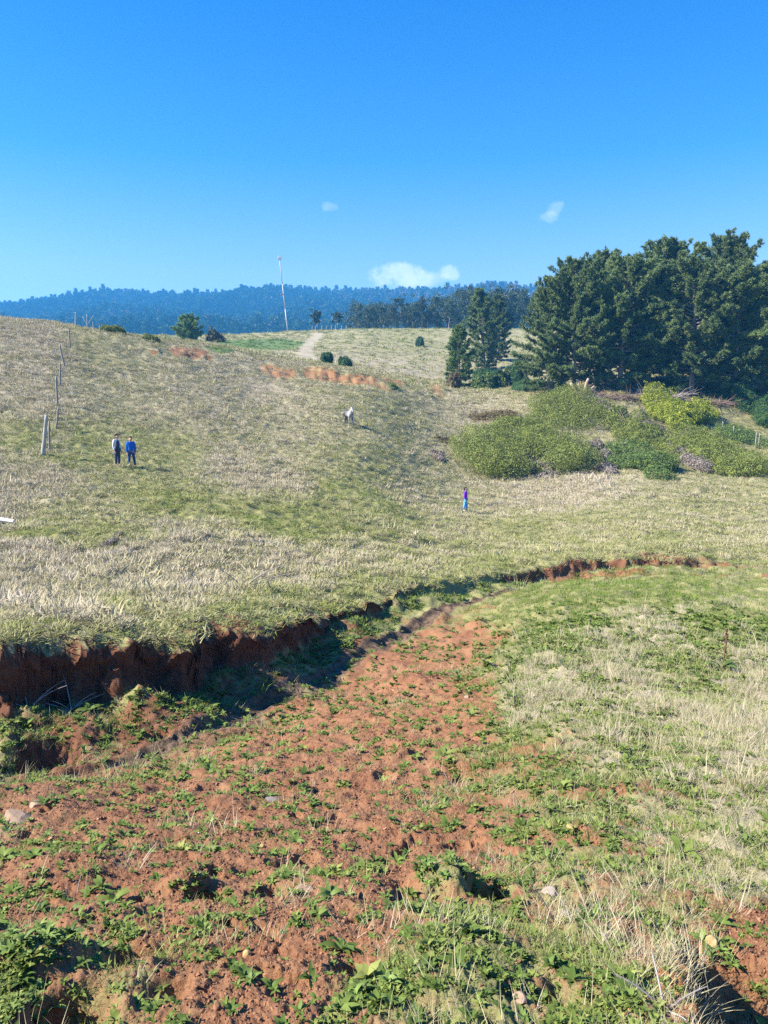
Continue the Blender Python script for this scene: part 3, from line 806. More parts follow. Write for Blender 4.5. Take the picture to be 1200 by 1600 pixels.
    keep = ((slope & (rng.uniform(0, 1, len(X)) < np.clip(-.02 + .9 * n, 0, 1))) | (lip & (rng.uniform(0, 1, len(X)) < .8)))
    tint = np.where(lip, .5, .12) + .25 * n + rng.normal(0, .12, len(X))
    put('bank_grass', X, Y, keep, tint, tuft_far, np.interp(Y, [8, 28], [.45, .8]), 'rough grass on the bank above the stream', tilt=.35)
    X, Y = sample(40000, 7, 26, 1.0)
    zb, px, face, t = base_z(X, Y); sd, side = seg_dist(X, Y, STREAM); ys = np.interp(px, SCPX, SCY)
    n = fbm(X * 1.2, Y * 1.2, 75, 4)
    keep = (t < .4) & (Y > ys - 3.6) & (sd > .3) & (side > 0) & (face < .45) & (rng.uniform(0, 1, len(X)) < np.clip(.34 + 1.3 * n, 0, 1))
    put('bank_weeds', X, Y, keep, .15 + .4 * n + rng.normal(0, .2, len(X)), rosette_src, np.interp(Y, [7, 26], [1.0, 1.5]), 'leafy weeds on the shaded slope below the bank', tilt=.3)


grow()

# ------------------------------------------------------------------ shapes for trees, shrubs, posts
def tube(path, rad, k=7, cap=True):
    """tapered tube along a list of points -> V, quads"""
    P = np.asarray(path, float); n = len(P); rad = np.broadcast_to(rad, (n,)) if np.ndim(rad) == 0 else np.asarray(rad)
    T = np.gradient(P, axis=0); T /= np.linalg.norm(T, axis=1)[:, None] + 1e-9
    ref = np.array([0, 0, 1.0]) if abs(T[0, 2]) < .9 else np.array([1.0, 0, 0])
    A = np.cross(T, ref); A /= np.linalg.norm(A, axis=1)[:, None] + 1e-9; B = np.cross(T, A)
    th = np.linspace(0, 2 * np.pi, k, endpoint=False)
    V = P[:, None] + rad[:, None, None] * (A[:, None] * np.cos(th)[None, :, None] + B[:, None] * np.sin(th)[None, :, None])
    V = V.reshape(-1, 3); F = []
    for i in range(n - 1):
        for j in range(k):
            j2 = (j + 1) % k
            F.append((i * k + j, i * k + j2, (i + 1) * k + j2, (i + 1) * k + j))
    if cap:
        c = len(V); V = np.vstack([V, P[-1] + T[-1] * rad[-1] * .15, P[0]])
        for j in range(0, k):
            j2 = (j + 1) % k
            F.append(((n - 1) * k + j, (n - 1) * k + j2, c, c)); F.append((j2, j, c + 1, c + 1))
    return V, np.array(F)


def join(parts):
    VV, FF, off = [], [], 0
    for V, F in parts:
        VV.append(V); FF.append(np.asarray(F) + off); off += len(V)
    return np.vstack(VV), np.vstack(FF)


def fixquads(F):
    return F


def mkq(name, parts, mat, parent=None, smooth=True, tint=None):
    """quads whose last two corners coincide become triangles"""
    V, F = join(parts)
    me = bpy.data.meshes.new(name)
    me.from_pydata([tuple(v) for v in V], [], [tuple(f) if f[2] != f[3] else tuple(f[:3]) for f in F.tolist()])
    me.materials.append(mat)
    me.polygons.foreach_set('use_smooth', np.full(len(me.polygons), smooth))
    o = bpy.data.objects.new(name, me); COL.objects.link(o)
    if parent: o.parent = parent
    return o


def unit(v):
    return v / (np.linalg.norm(v, axis=-1, keepdims=True) + 1e-9)


def needles(P, D, L, n, nl, w, g, spread=.8):
    """n needle blades round each shoot -> V, F(tri), shoot index"""
    m = len(P); L = np.broadcast_to(L, (m,))
    t = g.uniform(0, 1, (m, n)); Rr = unit(g.normal(0, 1, (m, n, 3)))
    d = unit(D[:, None] * (1 - .3 * spread) + Rr * spread)
    b = P[:, None] + D[:, None] * (t * L[:, None])[..., None]
    sidev = unit(np.cross(d, g.normal(0, 1, (m, n, 3))))
    k_ = np.broadcast_to(np.asarray(nl, float) / np.max(nl), (m,))[:, None, None]; ll = np.max(nl) * k_ * g.uniform(.6, 1.2, (m, n))[..., None]; ww = w * k_ * g.uniform(.7, 1.3, (m, n))[..., None] * .5
    V = np.stack([b - sidev * ww, b + sidev * ww, b + d * ll], 2).reshape(-1, 3)
    F = np.arange(len(V)).reshape(-1, 3)
    return V, F, np.repeat(np.arange(m), n * 3)


def leaves(P, Nrm, size, g, asp=.45, jit=.8):
    """one folded leaf (quad) per point, roughly facing Nrm"""
    m = len(P); n = unit(Nrm + g.normal(0, jit, (m, 3)))
    a = unit(np.cross(n, g.normal(0, 1, (m, 3)))); b = np.cross(n, a)
    s = (size * g.uniform(.6, 1.3, m))[:, None]
    V = np.stack([P - a * s * .5, P + b * s * asp * .5, P + a * s * .5, P - b * s * asp * .5], 1).reshape(-1, 3)
    return V, np.arange(len(V)).reshape(-1, 4)


BARK = plainmat('pine_bark', (.10, .075, .055), (.24, .20, .165), 5, .9, .6, .1, (1, 1, .25), .05)
BARKP = plainmat('pale_bark', (.22, .17, .13), (.40, .34, .28), 4, .85, .4, .1, (1, 1, .25), .05)
PINE = leafmat('pine_needles', [(0, (.055, .095, .034)), (.5, (.125, .18, .055)), (1, (.24, .285, .08))], trans=.15, rough=.6, spec=.25, objvar=.14, up=.25)
YPINE = leafmat('young_pine_needles', [(0, (.10, .17, .04)), (1, (.24, .33, .085))], trans=.15, rough=.6, objvar=.15)
EUC = leafmat('eucalyptus_leaves', [(0, (.03, .055, .03)), (1, (.085, .115, .055))], trans=.15, rough=.6, objvar=.25)


def pine_mesh(seed, h, rad, base, whorls, dens=1.0, mat=PINE, droop=.15, tip=.5, lean=(0, 0), barrel=.38, trunkr=.30):
    """crown and trunk of a broad Monterey-like pine of height h"""
    g = np.random.default_rng(seed)
    zt = np.linspace(0, h * .97, 12)
    wx = np.cumsum(g.normal(0, .012 * h, 12)) * (zt / h) + lean[0] * zt; wy = np.cumsum(g.normal(0, .012 * h, 12)) * (zt / h) + lean[1] * zt
    wx -= wx[0]; wy -= wy[0]
    tr = trunkr * (1 - zt / h) ** .8 + .03; tr[0] *= 1.35
    wood = [tube(np.stack([wx, wy, zt - .25 * (zt == 0)], -1), tr, 9)]
    SP_, SD, SL = [], [], []
    for k in range(whorls):
        f = (k + g.uniform(-.3, .3)) / (whorls - 1); f = min(max(f, 0), 1)
        z0 = base + (h * .985 - base) * f ** .92
        cx, cy = np.interp(z0, zt, wx), np.interp(z0, zt, wy)
        prof = (math.sin(math.pi * min(1, .22 + .56 * (f / barrel) * .5)) if f < barrel else (max(0, 1 - (f - barrel) / (1 - barrel)) ** .6))
        nb = 5 if f < .9 else 4
        a0 = g.uniform(0, 6.28)
        for j in range(nb):
            a = a0 + j * 6.283 / nb + g.normal(0, .3); l = rad * max(prof, .05) * g.uniform(.62, 1.18) + .25
            el = -droop + .25 * g.normal() * .5 + 1.0 * f ** 1.5
            m = 6; tt = np.linspace(0, 1, m)
            hor = l * tt * math.cos(max(el, -.3)); ver = l * (math.sin(el) * tt + .22 * tt ** 2)
            bend = g.normal(0, .22) * tt ** 2
            pth = np.stack([cx + hor * np.cos(a + bend), cy + hor * np.sin(a + bend), z0 + ver], -1)
            wood.append(tube(pth, np.linspace(.035 + .012 * l, .012, m), 5, False))
            # side twigs on the outer part, each with shoots
            ntw = int((5 + 6.5 * l) * dens)
            for q in range(ntw):
                u = g.uniform(.16, 1.0) ** .75; p = np.array([np.interp(u, tt, pth[:, i]) for i in range(3)])
                dirv = np.array([math.cos(a), math.sin(a), .35]) + g.normal(0, .55, 3); dirv /= np.linalg.norm(dirv)
                tl = g.uniform(.25, .75) * (1.15 - u * .6) * min(1, .5 + l * .2) * (rad / 5) ** .5
                e = p + dirv * tl
                for s_ in range(3):
                    SP_.append(p + (e - p) * (s_ + .3) / 3 + g.normal(0, .06, 3)); dd = dirv + np.array([0, 0, .45]) + g.normal(0, .4, 3)
                    SD.append(dd / np.linalg.norm(dd)); SL.append(g.uniform(.2, .42) * tip / .5)
    nside = len(SP_)
    # upright leaders at the top
    for k in range(int(15 * dens)):
        a = g.uniform(0, 6.28); rr = rad * .42 * math.sqrt(g.uniform(0, 1)); z0 = h * (1.02 - .26 * rr / (rad * .42)) - g.uniform(0, .05) * h
        for s_ in range(8):
            SP_.append([wx[-1] + rr * math.cos(a) + g.normal(0, .05), wy[-1] + rr * math.sin(a) + g.normal(0, .05), z0 + (s_ - 4) * .26 * tip / .5]); SD.append([g.normal(0, .15), g.normal(0, .15), 1]); SL.append(.35)
    P, D, L = np.array(SP_), unit(np.array(SD, float)), np.array(SL)
    NL = np.where(np.arange(len(P)) < nside, .32, .24) * tip / .5
    V, F, si = needles(P, D, L, 18, NL, .075 * tip / .5, g)
    clump = .5 + .35 * fbm(P[:, 0] * .9 + P[:, 2] * .7, P[:, 1] * .9 + P[:, 2] * .5, seed, 3) + g.normal(0, .16, len(P))
    crown = mk('crown', V, F, mat, None, np.clip(clump, 0, 1)[si], link=False)
    Vw, Fw = join(wood)
    return crown.data, (Vw, Fw)


def trunkdata(VF, mat, name='trunk'):
    V, F = VF; me = bpy.data.meshes.new(name)
    me.from_pydata([tuple(v) for v in V], [], [tuple(f) if f[2] != f[3] else tuple(f[:3]) for f in F.tolist()])
    me.materials.append(mat); me.polygons.foreach_set('use_smooth', np.ones(len(me.polygons), bool))
    return me


def tree(name, crown, trunk, loc, rz, sc, label, cat, group=None):
    t = thing(name, loc, label, cat, group, rz); t.scale = (sc, sc, sc) if not hasattr(sc, '__len__') else sc
    for nm, me in (('trunk', trunk), ('crown', crown)):
        o = bpy.data.objects.new(nm, me); COL.objects.link(o); o.parent = t
    return t


# ------------------------------------------------------------------ the pine grove on the right
def grove():
    var = []
    for i, (hh, rr, bb) in enumerate(((17, 6.8, 1.4), (18, 7.2, 2.2), (17.5, 6.6, 1.8))):
        c, w = pine_mesh(40 + i, hh, rr, bb, 30, 1.0, barrel=.30 + .04 * i, trunkr=.34)
        var.append((c, trunkdata(w, BARKP), hh))
    spots = [(856, 97, 430, 'leftmost pine of the big grove, low dark boughs down to the green shrub'),
             (896, 95, 402, 'broad pine above the pale forked trunks at the left of the grove'),
             (930, 103, 390, 'tall round topped pine behind the forked trunks, left half of the grove'),
             (968, 96, 396, 'pine left of the dip in the middle of the grove skyline'),
             (1006, 100, 408, 'lower pine standing under the notch in the grove skyline'),
             (1046, 104, 374, 'tall spiky pine right of the notch in the grove skyline'),
             (1080, 95, 402, 'wide pine above the grey heap of dead branches'),
             (1118, 103, 366, 'tallest pine of the grove with several upright leaders'),
             (1148, 95, 412, 'front pine with a pale straight trunk above the yellow shrub'),
             (1186, 101, 410, 'pine beside the right edge of the photo, top below its tall neighbour'),
             (1240, 98, 400, 'pine at the far right end of the grove, cut off by the edge'),
             (1310, 104, 405, 'pine beyond the right end of the grove')]
    for k, (px, Y, top, lab) in enumerate(spots[:11]):
        X, z = xat(px, Y); c, w, hh = var[(k * 2) % 3]
        need = EYE + Y * gpy(top) - z
        sc = need / hh * .955; wd = sc * (random.uniform(1.0, 1.18) if k > 2 else (.80, .9, .95)[k])
        tree('pine_tree', c, w, (X, Y, z - .1), random.uniform(0, 6.28), (wd, wd, sc), lab, 'tree', 'pines of the dark grove on the right')


grove()


# pale forked trunks in front of the grove
def forked_trunk():
    X, z = xat(908, 91); g = np.random.default_rng(5)
    parts = []
    for dx, dy, h in ((-1.2, .2, 1.9), (-.25, .6, 2.3), (.8, -.1, 2.4), (1.6, .4, 1.5)):
        t = np.linspace(0, 1, 7)
        pth = np.stack([dx * t ** .8 + .1 * np.sin(t * 5 + dx), dy * t, h * t - .2], -1)
        parts.append(tube(pth, np.linspace(.26, .15, 7), 8))
    m = plainmat('pale_trunk', (.30, .19, .14), (.46, .36, .30), 5, .8, .4, .1, (1, 1, .3))
    o = mkq('forked_trunk', parts, m); o.location = (X, 91, z)
    tag(o, 'pale bare forked trunks at the foot of the grove on reddish soil', 'tree trunk')


forked_trunk()


def dead_branches(name, px, Y, w, h, n, seed, label, cat, col):
    g = np.random.default_rng(seed); X, z = xat(px, Y); parts = []
    for k in range(n):
        x0 = g.uniform(-.5, .5) * w * .6; a = g.uniform(-.2, 3.3); el = g.uniform(.1, 1.1)
        l = w * g.uniform(.2, .6); d = np.array([math.cos(a) * math.cos(el), g.normal(0, .4), math.sin(el) * h / w * 1.6])
        p0 = np.array([x0, g.normal(0, .25) * w * .4, g.uniform(0, .25) * h]); t = np.linspace(0, 1, 6)[:, None]
        pth = p0 + d * l * t + np.array([0, 0, -.25]) * l * t ** 2 + g.normal(0, .03 * l, (6, 3)) * t
        parts.append(tube(pth, np.linspace(.035, .008, 6) * (1 + w * .06), 5, False))
        for q in range(3):
            i = g.integers(2, 6); tt = np.linspace(0, 1, 4)[:, None]; dd = d + g.normal(0, .5, 3)
            parts.append(tube(pth[i] + dd * l * .35 * tt, np.linspace(.016, .004, 4) * (1 + w * .06), 4, False))
    o = mkq(name, parts, col); o.location = (X, Y, z); tag(o, label, cat); return o


GREYWOOD = plainmat('grey_dead_wood', (.24, .205, .19), (.42, .37, .34), 8, .9, .4, .1, (1, 1, .4))
DARKWOOD = plainmat('brown_dead_wood', (.14, .09, .07), (.28, .20, .16), 8, .9, .4, .1, (1, 1, .4))
dead_branches('brush_heap', 1030, 90, 6.0, 2.2, 80, 3, 'heap of pale grey fallen branches under the grove pines', 'dead branches', GREYWOOD)
dead_branches('brush_heap', 975, 89, 6, 1.6, 75, 4, 'low brown tangle of fallen branches between forked trunks and grey heap', 'dead branches', DARKWOOD)
dead_branches('brush_heap', 1120, 91, 7, 1.3, 70, 9, 'dark low tangle of dead twigs in the shade behind the yellow shrub', 'dead branches', DARKWOOD)


# ------------------------------------------------------------------ shrubs
def shrub(name, px, pyb, wpx, hpx, pts, label, cat='shrub', seed=0, leaf=.125, lumps=9, n=14000, Y=None, fill=1.0, twig=(.16, .12, .09), trans=.2, gap=.0, depth=.7, group=None, asp=.55, hug=False):
    """rounded shrub of many leaf faces over a twig frame; pixel size gives its real size at its distance"""
    g = np.random.default_rng(seed)
    if Y is None:
        X, Y, _ = gp(px, pyb)
    X, z = xat(px, Y)
    w, h = wpx / FPX * Y, hpx / FPX * Y
    if hug:
        _, yb, _ = gp(px, pyb - hpx * .8); dep = min(max(yb - Y, w * .5), 16); h = h * .46; Y = Y + dep * .45; X, z = xat(px, Y)
    else:
        dep = w * depth
    C = [(0, 0, h * .3, w * .26, h * .45, min(dep * .3, w * .3))]
    for k in range(lumps):
        a = g.uniform(0, 6.28); r = math.sqrt(g.uniform(.05, 1)); lr = g.uniform(.15, .27) * w
        C.append((r * math.cos(a) * (w * .5 - lr * .8), r * math.sin(a) * dep * .42, h * g.uniform(.1, .6) * (1.15 - .5 * r * r), lr, h * g.uniform(.3, .5), lr))
    C = np.array(C); area = C[:, 3] ** 2 + C[:, 3] * C[:, 4]; cnt = (n * area / area.sum() * 2.2).astype(int)
    P, Nn = [], []
    for (x, y, zz, rx, rz, ry), c in zip(C, cnt):
        u = unit(g.normal(0, 1, (c, 3))); rr = 1 - np.abs(g.normal(0, .14, c)) + .34 * fbm(u[:, 0] * 3 + x, u[:, 1] * 3 + u[:, 2] * 2, seed + 1, 3)
        P.append(np.stack([x + u[:, 0] * rx * rr, y + u[:, 1] * ry * .9 * rr, zz + u[:, 2] * rz * rr], -1)); Nn.append(u)
    for q in range(int(10 + w * 5)):     # sprigs that break the outline
        (x, y, zz, rx, rz, ry) = C[g.integers(len(C))]; u = unit(g.normal(0, 1, 3) + np.array([0, -.3, .9])); m_ = 40
        tt = g.uniform(.75, 1.0 + g.uniform(.15, .5), m_)[:, None]
        P.append(np.array([x, y, zz]) + u * np.array([rx, ry, rz]) * tt + g.normal(0, .09, (m_, 3))); Nn.append(np.repeat(u[None], m_, 0) + g.normal(0, .5, (m_, 3)))
    P = np.vstack(P); Nn = np.vstack(Nn)
    gz = ground_z(P[:, 0] + X, P[:, 1] + Y) - z
    P[:, 2] += gz
    k = (P[:, 2] > gz + .02)
    cl = fbm(P[:, 0] * 1.3 + 7 * seed, P[:, 2] * 1.6 + P[:, 1] * .8, 90 + seed, 3)
    k &= (cl > -.62 + gap * 1.0)
    P, Nn, cl = P[k], Nn[k], cl[k]
    V, F = leaves(P, Nn + np.array([0, 0, .3]), leaf, g, asp)
    o = mk(name, V, F, leafmat(name + '_leaves', pts, trans=trans, rough=.65, spec=.2, objvar=0, up=.15), None, np.repeat(np.clip(.55 + .6 * cl + g.normal(0, .14, len(P)), 0, 1), 4))
    o.location = (X, Y, z)
    st = []
    for q in range(26):
        a = g.uniform(0, 6.28); r = math.sqrt(g.uniform(0, 1)); e = np.array([r * math.cos(a) * w * .45, r * math.sin(a) * dep * .35, h * g.uniform(.4, .85) * (1.1 - .6 * r * r)])
        e[2] += float(ground_z(np.array([e[0] + X]), np.array([e[1] + Y]))[0]) - z
        b = np.array([e[0] * .03, e[1] * .03, -.1])
        t = np.linspace(0, 1, 5)[:, None]
        st.append(tube(b + (e - b) * t + g.normal(0, .04 * h, (5, 3)) * t, np.linspace(.05, .012, 5), 5, False))
    mkq('stems', st, plainmat(name + '_stems', twig, tuple(c * 1.6 for c in twig), 8), o)
    return tag(o, label, cat, group)


OLIVE = [(0, (.15, .085, .045)), (.15, (.10, .115, .03)), (.6, (.18, .215, .045)), (1, (.33, .36, .08))]
GREEN = [(0, (.06, .085, .03)), (.6, (.12, .18, .045)), (1, (.23, .30, .075))]
YELL = [(0, (.10, .13, .025)), (.5, (.23, .275, .03)), (1, (.42, .43, .05))]
DARKG = [(0, (.025, .06, .02)), (.6, (.055, .12, .035)), (1, (.11, .19, .05))]
DEAD = [(0, (.13, .10, .08)), (.5, (.27, .22, .18)), (1, (.42, .37, .31))]
BROWN = [(0, (.10, .06, .03)), (.5, (.17, .12, .05)), (1, (.23, .21, .09))]
SHR = 'shrubs of the overgrown bank'
shrub('shrub', 775, 752, 165, 118, OLIVE, 'sprawling olive shrub with rusty patches, leftmost on the overgrown bank', seed=1, n=26000, lumps=30, gap=.12, hug=True)
shrub('shrub', 872, 751, 140, 125, OLIVE, 'dense olive green shrub left of the bare earth gap', seed=2, n=24000, lumps=22, hug=True)
shrub('shrub', 888, 676, 160, 72, OLIVE, 'rounded olive shrub on top of the bank just below the forked trunks', seed=3, n=22000, lumps=20, hug=True)
shrub('shrub', 1002, 752, 112, 74, GREEN, 'green domed shrub right of the bare gap at the foot of the bank', seed=4, n=18000, lumps=14, hug=True)
shrub('shrub', 990, 708, 92, 78, OLIVE, 'small olive shrub directly above the green domed one', seed=5, n=14000, lumps=14, gap=.1, hug=True)
shrub('shrub', 828, 706, 150, 66, OLIVE, 'middle of the olive thicket, between the leftmost shrub and the one under the trunks', seed=33, n=20000, lumps=16, gap=.1, hug=True)
shrub('shrub', 800, 700, 46, 30, DEAD, 'rusty grey patch of dead scrub in the middle of the olive thicket', seed=38, n=4000, lumps=6, leaf=.12, gap=.2, hug=True)
shrub('shrub', 868, 712, 40, 26, BROWN, 'brown withered scrub inside the dense olive shrub left of the gap', seed=39, n=3500, lumps=6, leaf=.12, gap=.2, hug=True)
shrub('shrub', 1046, 704, 50, 26, DEAD, 'grey twiggy scrub on the bank just below the yellow green bush', seed=40, n=3500, lumps=6, leaf=.12, gap=.25, hug=True)
shrub('shrub', 742, 735, 36, 30, BROWN, 'rusty brown scrub at the left end of the olive thicket', seed=41, n=3500, lumps=6, leaf=.12, gap=.2, hug=True)
shrub('shrub', 806, 583, 40, 44, DARKG, 'tall dark bush between the full dark pine and the grove', seed=42, Y=112, n=9000, lumps=8, leaf=.2, asp=.3)
shrub('shrub', 940, 745, 40, 30, DEAD, 'pale dry scrub at the mouth of the bare earth gap', seed=34, n=4000, lumps=6, leaf=.12, gap=.25, hug=True)
shrub('shrub', 1046, 728, 90, 50, OLIVE, 'low olive shrub between the green domed one and the scrub under the yellow bush', seed=35, n=13000, lumps=12, hug=True)
shrub('shrub', 1168, 706, 110, 40, GREEN, 'low green cover behind the thin pale posts at the right edge', seed=36, n=10000, lumps=12, hug=True)
shrub('shrub', 955, 672, 70, 46, OLIVE, 'olive shrub on the bank top between the trunks and the yellow bush', seed=37, n=11000, lumps=10, hug=True)
shrub('gorse_bush', 1064, 682, 130, 80, YELL, 'bright yellow green rounded bush in front of the pines', 'bush', seed=6, n=30000, lumps=14, leaf=.15, hug=True)
shrub('shrub', 1100, 724, 150, 62, OLIVE, 'dull olive scrub below the yellow bush', seed=7, n=16000, lumps=20, gap=.2, hug=True)
shrub('shrub', 1143, 755, 145, 84, OLIVE, 'wide olive shrub low at the right edge of the bank', seed=8, n=22000, lumps=20, hug=True)
shrub('shrub', 1175, 674, 130, 92, DARKG, 'dark green feathery shrub right of the yellow bush', seed=9, n=26000, lumps=14, leaf=.2, asp=.3, hug=True)
shrub('shrub', 1076, 746, 62, 52, DEAD, 'small dead grey shrub between two green ones at the bank foot', seed=10, n=5000, lumps=6, leaf=.12, gap=.3, hug=True)
shrub('shrub', 924, 728, 60, 54, DEAD, 'dead greyish pink shrub beside the bare earth gap', seed=11, n=6000, lumps=6, leaf=.12, gap=.3, hug=True)
shrub('shrub', 1014, 690, 60, 44, DEAD, 'grey leafless scrub below the left side of the yellow bush', seed=12, n=4000, lumps=5, leaf=.12, gap=.3, hug=True)
shrub('shrub', 835, 752, 70, 40, DEAD, 'low grey green scrub between the two large olive shrubs', seed=13, n=5000, lumps=6, leaf=.12, gap=.25, hug=True)
shrub('shrub', 842, 616, 84, 34, DARKG, 'dark green shrub under the leftmost pine of the grove', seed=14, n=14000, lumps=9, leaf=.2, asp=.3, hug=True)
shrub('shrub', 685, 724, 32, 16, DEAD, 'low grey and rusty scrub left of the olive shrubs', seed=15, n=2600, lumps=5, leaf=.12, gap=.2, hug=True)
shrub('shrub', 765, 662, 80, 20, BROWN, 'patchy brown low scrub on the bare slope above the olive shrubs', seed=16, n=5000, lumps=10, leaf=.14, gap=.3, hug=True)
shrub('shrub', 938, 668, 44, 58, DEAD, 'grey dead scrub hanging over the bare earth gap', seed=17, n=4000, lumps=5, leaf=.13, gap=.25, hug=True)
shrub('shrub', 950, 728, 26, 20, GREEN, 'tiny green shrub inside the bare earth gap', seed=18, n=2500, lumps=4, leaf=.12, hug=True)
shrub('shrub', 710, 600, 26, 28, BROWN, 'thin greyish brown bush below the small pine', seed=19, Y=107, n=5000, lumps=5, leaf=.2, gap=.25)
shrub('shrub', 757, 600, 44, 24, GREEN, 'grey green bush in the hollow right of the small pine', seed=20, Y=110, n=5000, lumps=6, leaf=.22, gap=.2)
shrub('shrub', 783, 594, 30, 26, GREEN, 'green bush in the hollow beside the grove edge', seed=21, Y=112, n=5000, lumps=6, leaf=.22, gap=.15)
shrub('shrub', 770, 573, 66, 22, DARKG, 'dark low bushes under the round pine at the field edge', seed=22, Y=122, n=7000, lumps=8, leaf=.24)
shrub('shrub', 510, 568, 22, 22, DARKG, 'small dark bush on the spur, left one of two', seed=23, Y=104, n=5000, lumps=5, leaf=.2, asp=.3)
shrub('shrub', 543, 574, 30, 20, DARKG, 'low spiky dark bush on the spur, right one of two', seed=24, Y=101, n=5000, lumps=6, leaf=.2, asp=.3)
shrub('shrub', 657, 539, 17, 20, DARKG, 'lone round dark bush in the middle of the back field', seed=25, Y=168, n=5000, lumps=4, leaf=.28, asp=.3)
shrub('shrub', 178, 521, 44, 12, OLIVE, 'olive scrub on the crest beside the leaning sticks', seed=26, Y=87, n=6000, lumps=6, leaf=.16)
shrub('shrub', 240, 545, 38, 9, OLIVE, 'low olive scrub on the crest left of the red soil patch', seed=27, Y=88, n=5000, lumps=6, leaf=.16)
shrub('shrub', 336, 532, 40, 18, BROWN, 'grey brown scrub on the skyline beside the round dark tree', seed=28, Y=150, n=5000, lumps=6, leaf=.3)
shrub('shrub', 614, 609, 18, 9, GREEN, 'small green shrub at the foot of the orange soil patch', seed=29, n=2200, lumps=4, leaf=.15, hug=True)
shrub('shrub', 177, 857, 26, 20, DEAD, 'small greyish brown dry bush on the grassy slope', seed=30, n=3000, lumps=5, leaf=.07, gap=.15, asp=.2, hug=True)
shrub('shrub', 702, 697, 50, 14, BROWN, 'rusty brown scrub patch left of the olive shrubs', seed=31, n=2600, lumps=6, leaf=.13, gap=.3, hug=True)


# round dark tree on the left skyline
def round_tree():
    Y = 150; X, z = xat(295, Y); ztop = EYE + Y * gpy(499); h = ztop - z
    c, w = pine_mesh(77, h, h * .62, h * .05, 14, 1.3, YPINE, .0, .45, barrel=.35, trunkr=.16)
    tree('round_tree', c, trunkdata(w, BARK), (X, Y, z), 0, 1, 'rounded dark tree alone on the left skyline', 'tree')


round_tree()


def edge_pines():
    Y = 138; X, z = xat(756, Y); h = EYE + Y * gpy(453) - z
    c, w = pine_mesh(78, h, h * .21, .6, 24, .9, PINE, .1, .5, barrel=.4)
    w = trunkdata(w, BARK)
    tree('pine_tree', c, w, (X, Y, z), 1.0, 1, 'full dark pine at the right edge of the back field', 'tree')
    X2, z2 = xat(778, 150)
    tree('pine_tree', c, w, (X2, 150, z2), 3.0, .85, 'second dark pine close behind the full one at the back field edge', 'tree')
    Y = 112; X, z = xat(717, Y); h = EYE + Y * gpy(513) - z
    c, w = pine_mesh(79, h, h * .25, .1, 17, 1.3, YPINE, .0, .36, barrel=.3, trunkr=.12)
    tree('pine_tree', c, trunkdata(w, BARK), (X, Y, z), 0, 1, 'small bright green young pine in front of the full dark pine', 'tree')


edge_pines()


# ------------------------------------------------------------------ row of slender trees behind the back field
def slender_mesh(seed, h, thin=False):
    g = np.random.default_rng(seed); wood = []; P, Nn = [], []
    t = np.linspace(0, 1, 8); bx = np.cumsum(g.normal(0, .02, 8)) * h * t
    wood.append(tube(np.stack([bx, 0 * t, t * h * .95 - .2], -1), np.linspace(.16, .03, 8), 6))
    for k in range(16):
        f = g.uniform(.32 if not thin else .5, 1); z0 = f * h * .95; a = g.uniform(0, 6.28); l = h * .17 * g.uniform(.5, 1.2) * (1.25 - f * .7)
        e = np.array([np.interp(f, t, bx) + math.cos(a) * l, math.sin(a) * l, z0 + l * g.uniform(.2, .9)])
        wood.append(tube([[np.interp(f, t, bx), 0, z0], e], [.05, .015], 4, False))
        for q in range(4):
            c = e + g.normal(0, .07 * h, 3); u = unit(g.normal(0, 1, (46, 3)))
            P.append(c + u * g.uniform(.3, 1, (46, 1)) ** .5 * h * .062); Nn.append(u)
    P, Nn = np.vstack(P), np.vstack(Nn)
    V, F = leaves(P, Nn, .42, g, .5)
    cl = .5 + .6 * fbm(P[:, 0], P[:, 2] + P[:, 1], seed, 2) + g.normal(0, .15, len(P))
    return mk('crown', V, F, EUC, None, np.repeat(np.clip(cl, 0, 1), 4), link=False).data, trunkdata(join(wood), BARKP)


def tree_row():
    var = [slender_mesh(140 + i, 12) for i in range(4)]
    spec = []
    g = np.random.default_rng(4)
    for px in np.concatenate([np.arange(556, 700, 7.5), np.arange(700, 850, 8.5)]):
        top = np.interp(px, [550, 580, 615, 660, 700, 730, 760, 800, 850], [478, 474, 474, 472, 462, 456, 458, 456, 458]) + g.normal(0, 4)
        spec.append((px + g.normal(0, 2), g.uniform(232, 262), top))
    for k, (px, Y, top) in enumerate(spec):
        X, z = xat(px, Y); h = EYE + Y * gpy(top) - z; c, w = var[k % 4]
        sc = h / 12
        tree('slender_tree', c, w, (X, Y, z), g.uniform(0, 6.28), (max(sc, .55), max(sc, .55), sc), 'slender dull green tree in the row behind the back field', 'tree', 'row of slender trees behind the back field')
    small = [slender_mesh(160 + i, 6, True) for i in range(2)]
    for px, top, (c, w), lab in ((496, 486, small[0], 'small dark tree with a bare trunk on the skyline, nearer the mast'),
                                 (527, 489, small[1], 'small thin tree with a bare trunk on the skyline, right of its twin')):
        X, z = xat(px, 221); h = EYE + 221 * gpy(top) - z
        tree('small_tree', c, w, (X, 221, z), 1, (h / 6 * 1.15, h / 6 * 1.15, h / 6), lab, 'tree')


tree_row()


# ------------------------------------------------------------------ far wooded hill: one mass
def conifer_src(i):
    g = np.random.default_rng(700 + i); V = []; h = 1.0
    n = 170
    f = g.uniform(0, 1, n) ** .8; a = g.uniform(0, 6.28, n); r = (.17 if i < 4 else .22) * (1 - f) ** (.8 if i < 4 else .5) * g.uniform(.55, 1.1, n) + .012
    P = np.stack([r * np.cos(a), r * np.sin(a), .12 + f * .86], -1); D = unit(np.stack([np.cos(a), np.sin(a), .25 + f], -1))
    Vv, F, si = needles(P * np.array([.55, .55, 1]), D, .05, 2, .13, .075, g, .45)
    tr = tube([[0, 0, -.05], [0, 0, .9]], [.012, .004], 4, False)
    return Vv, F


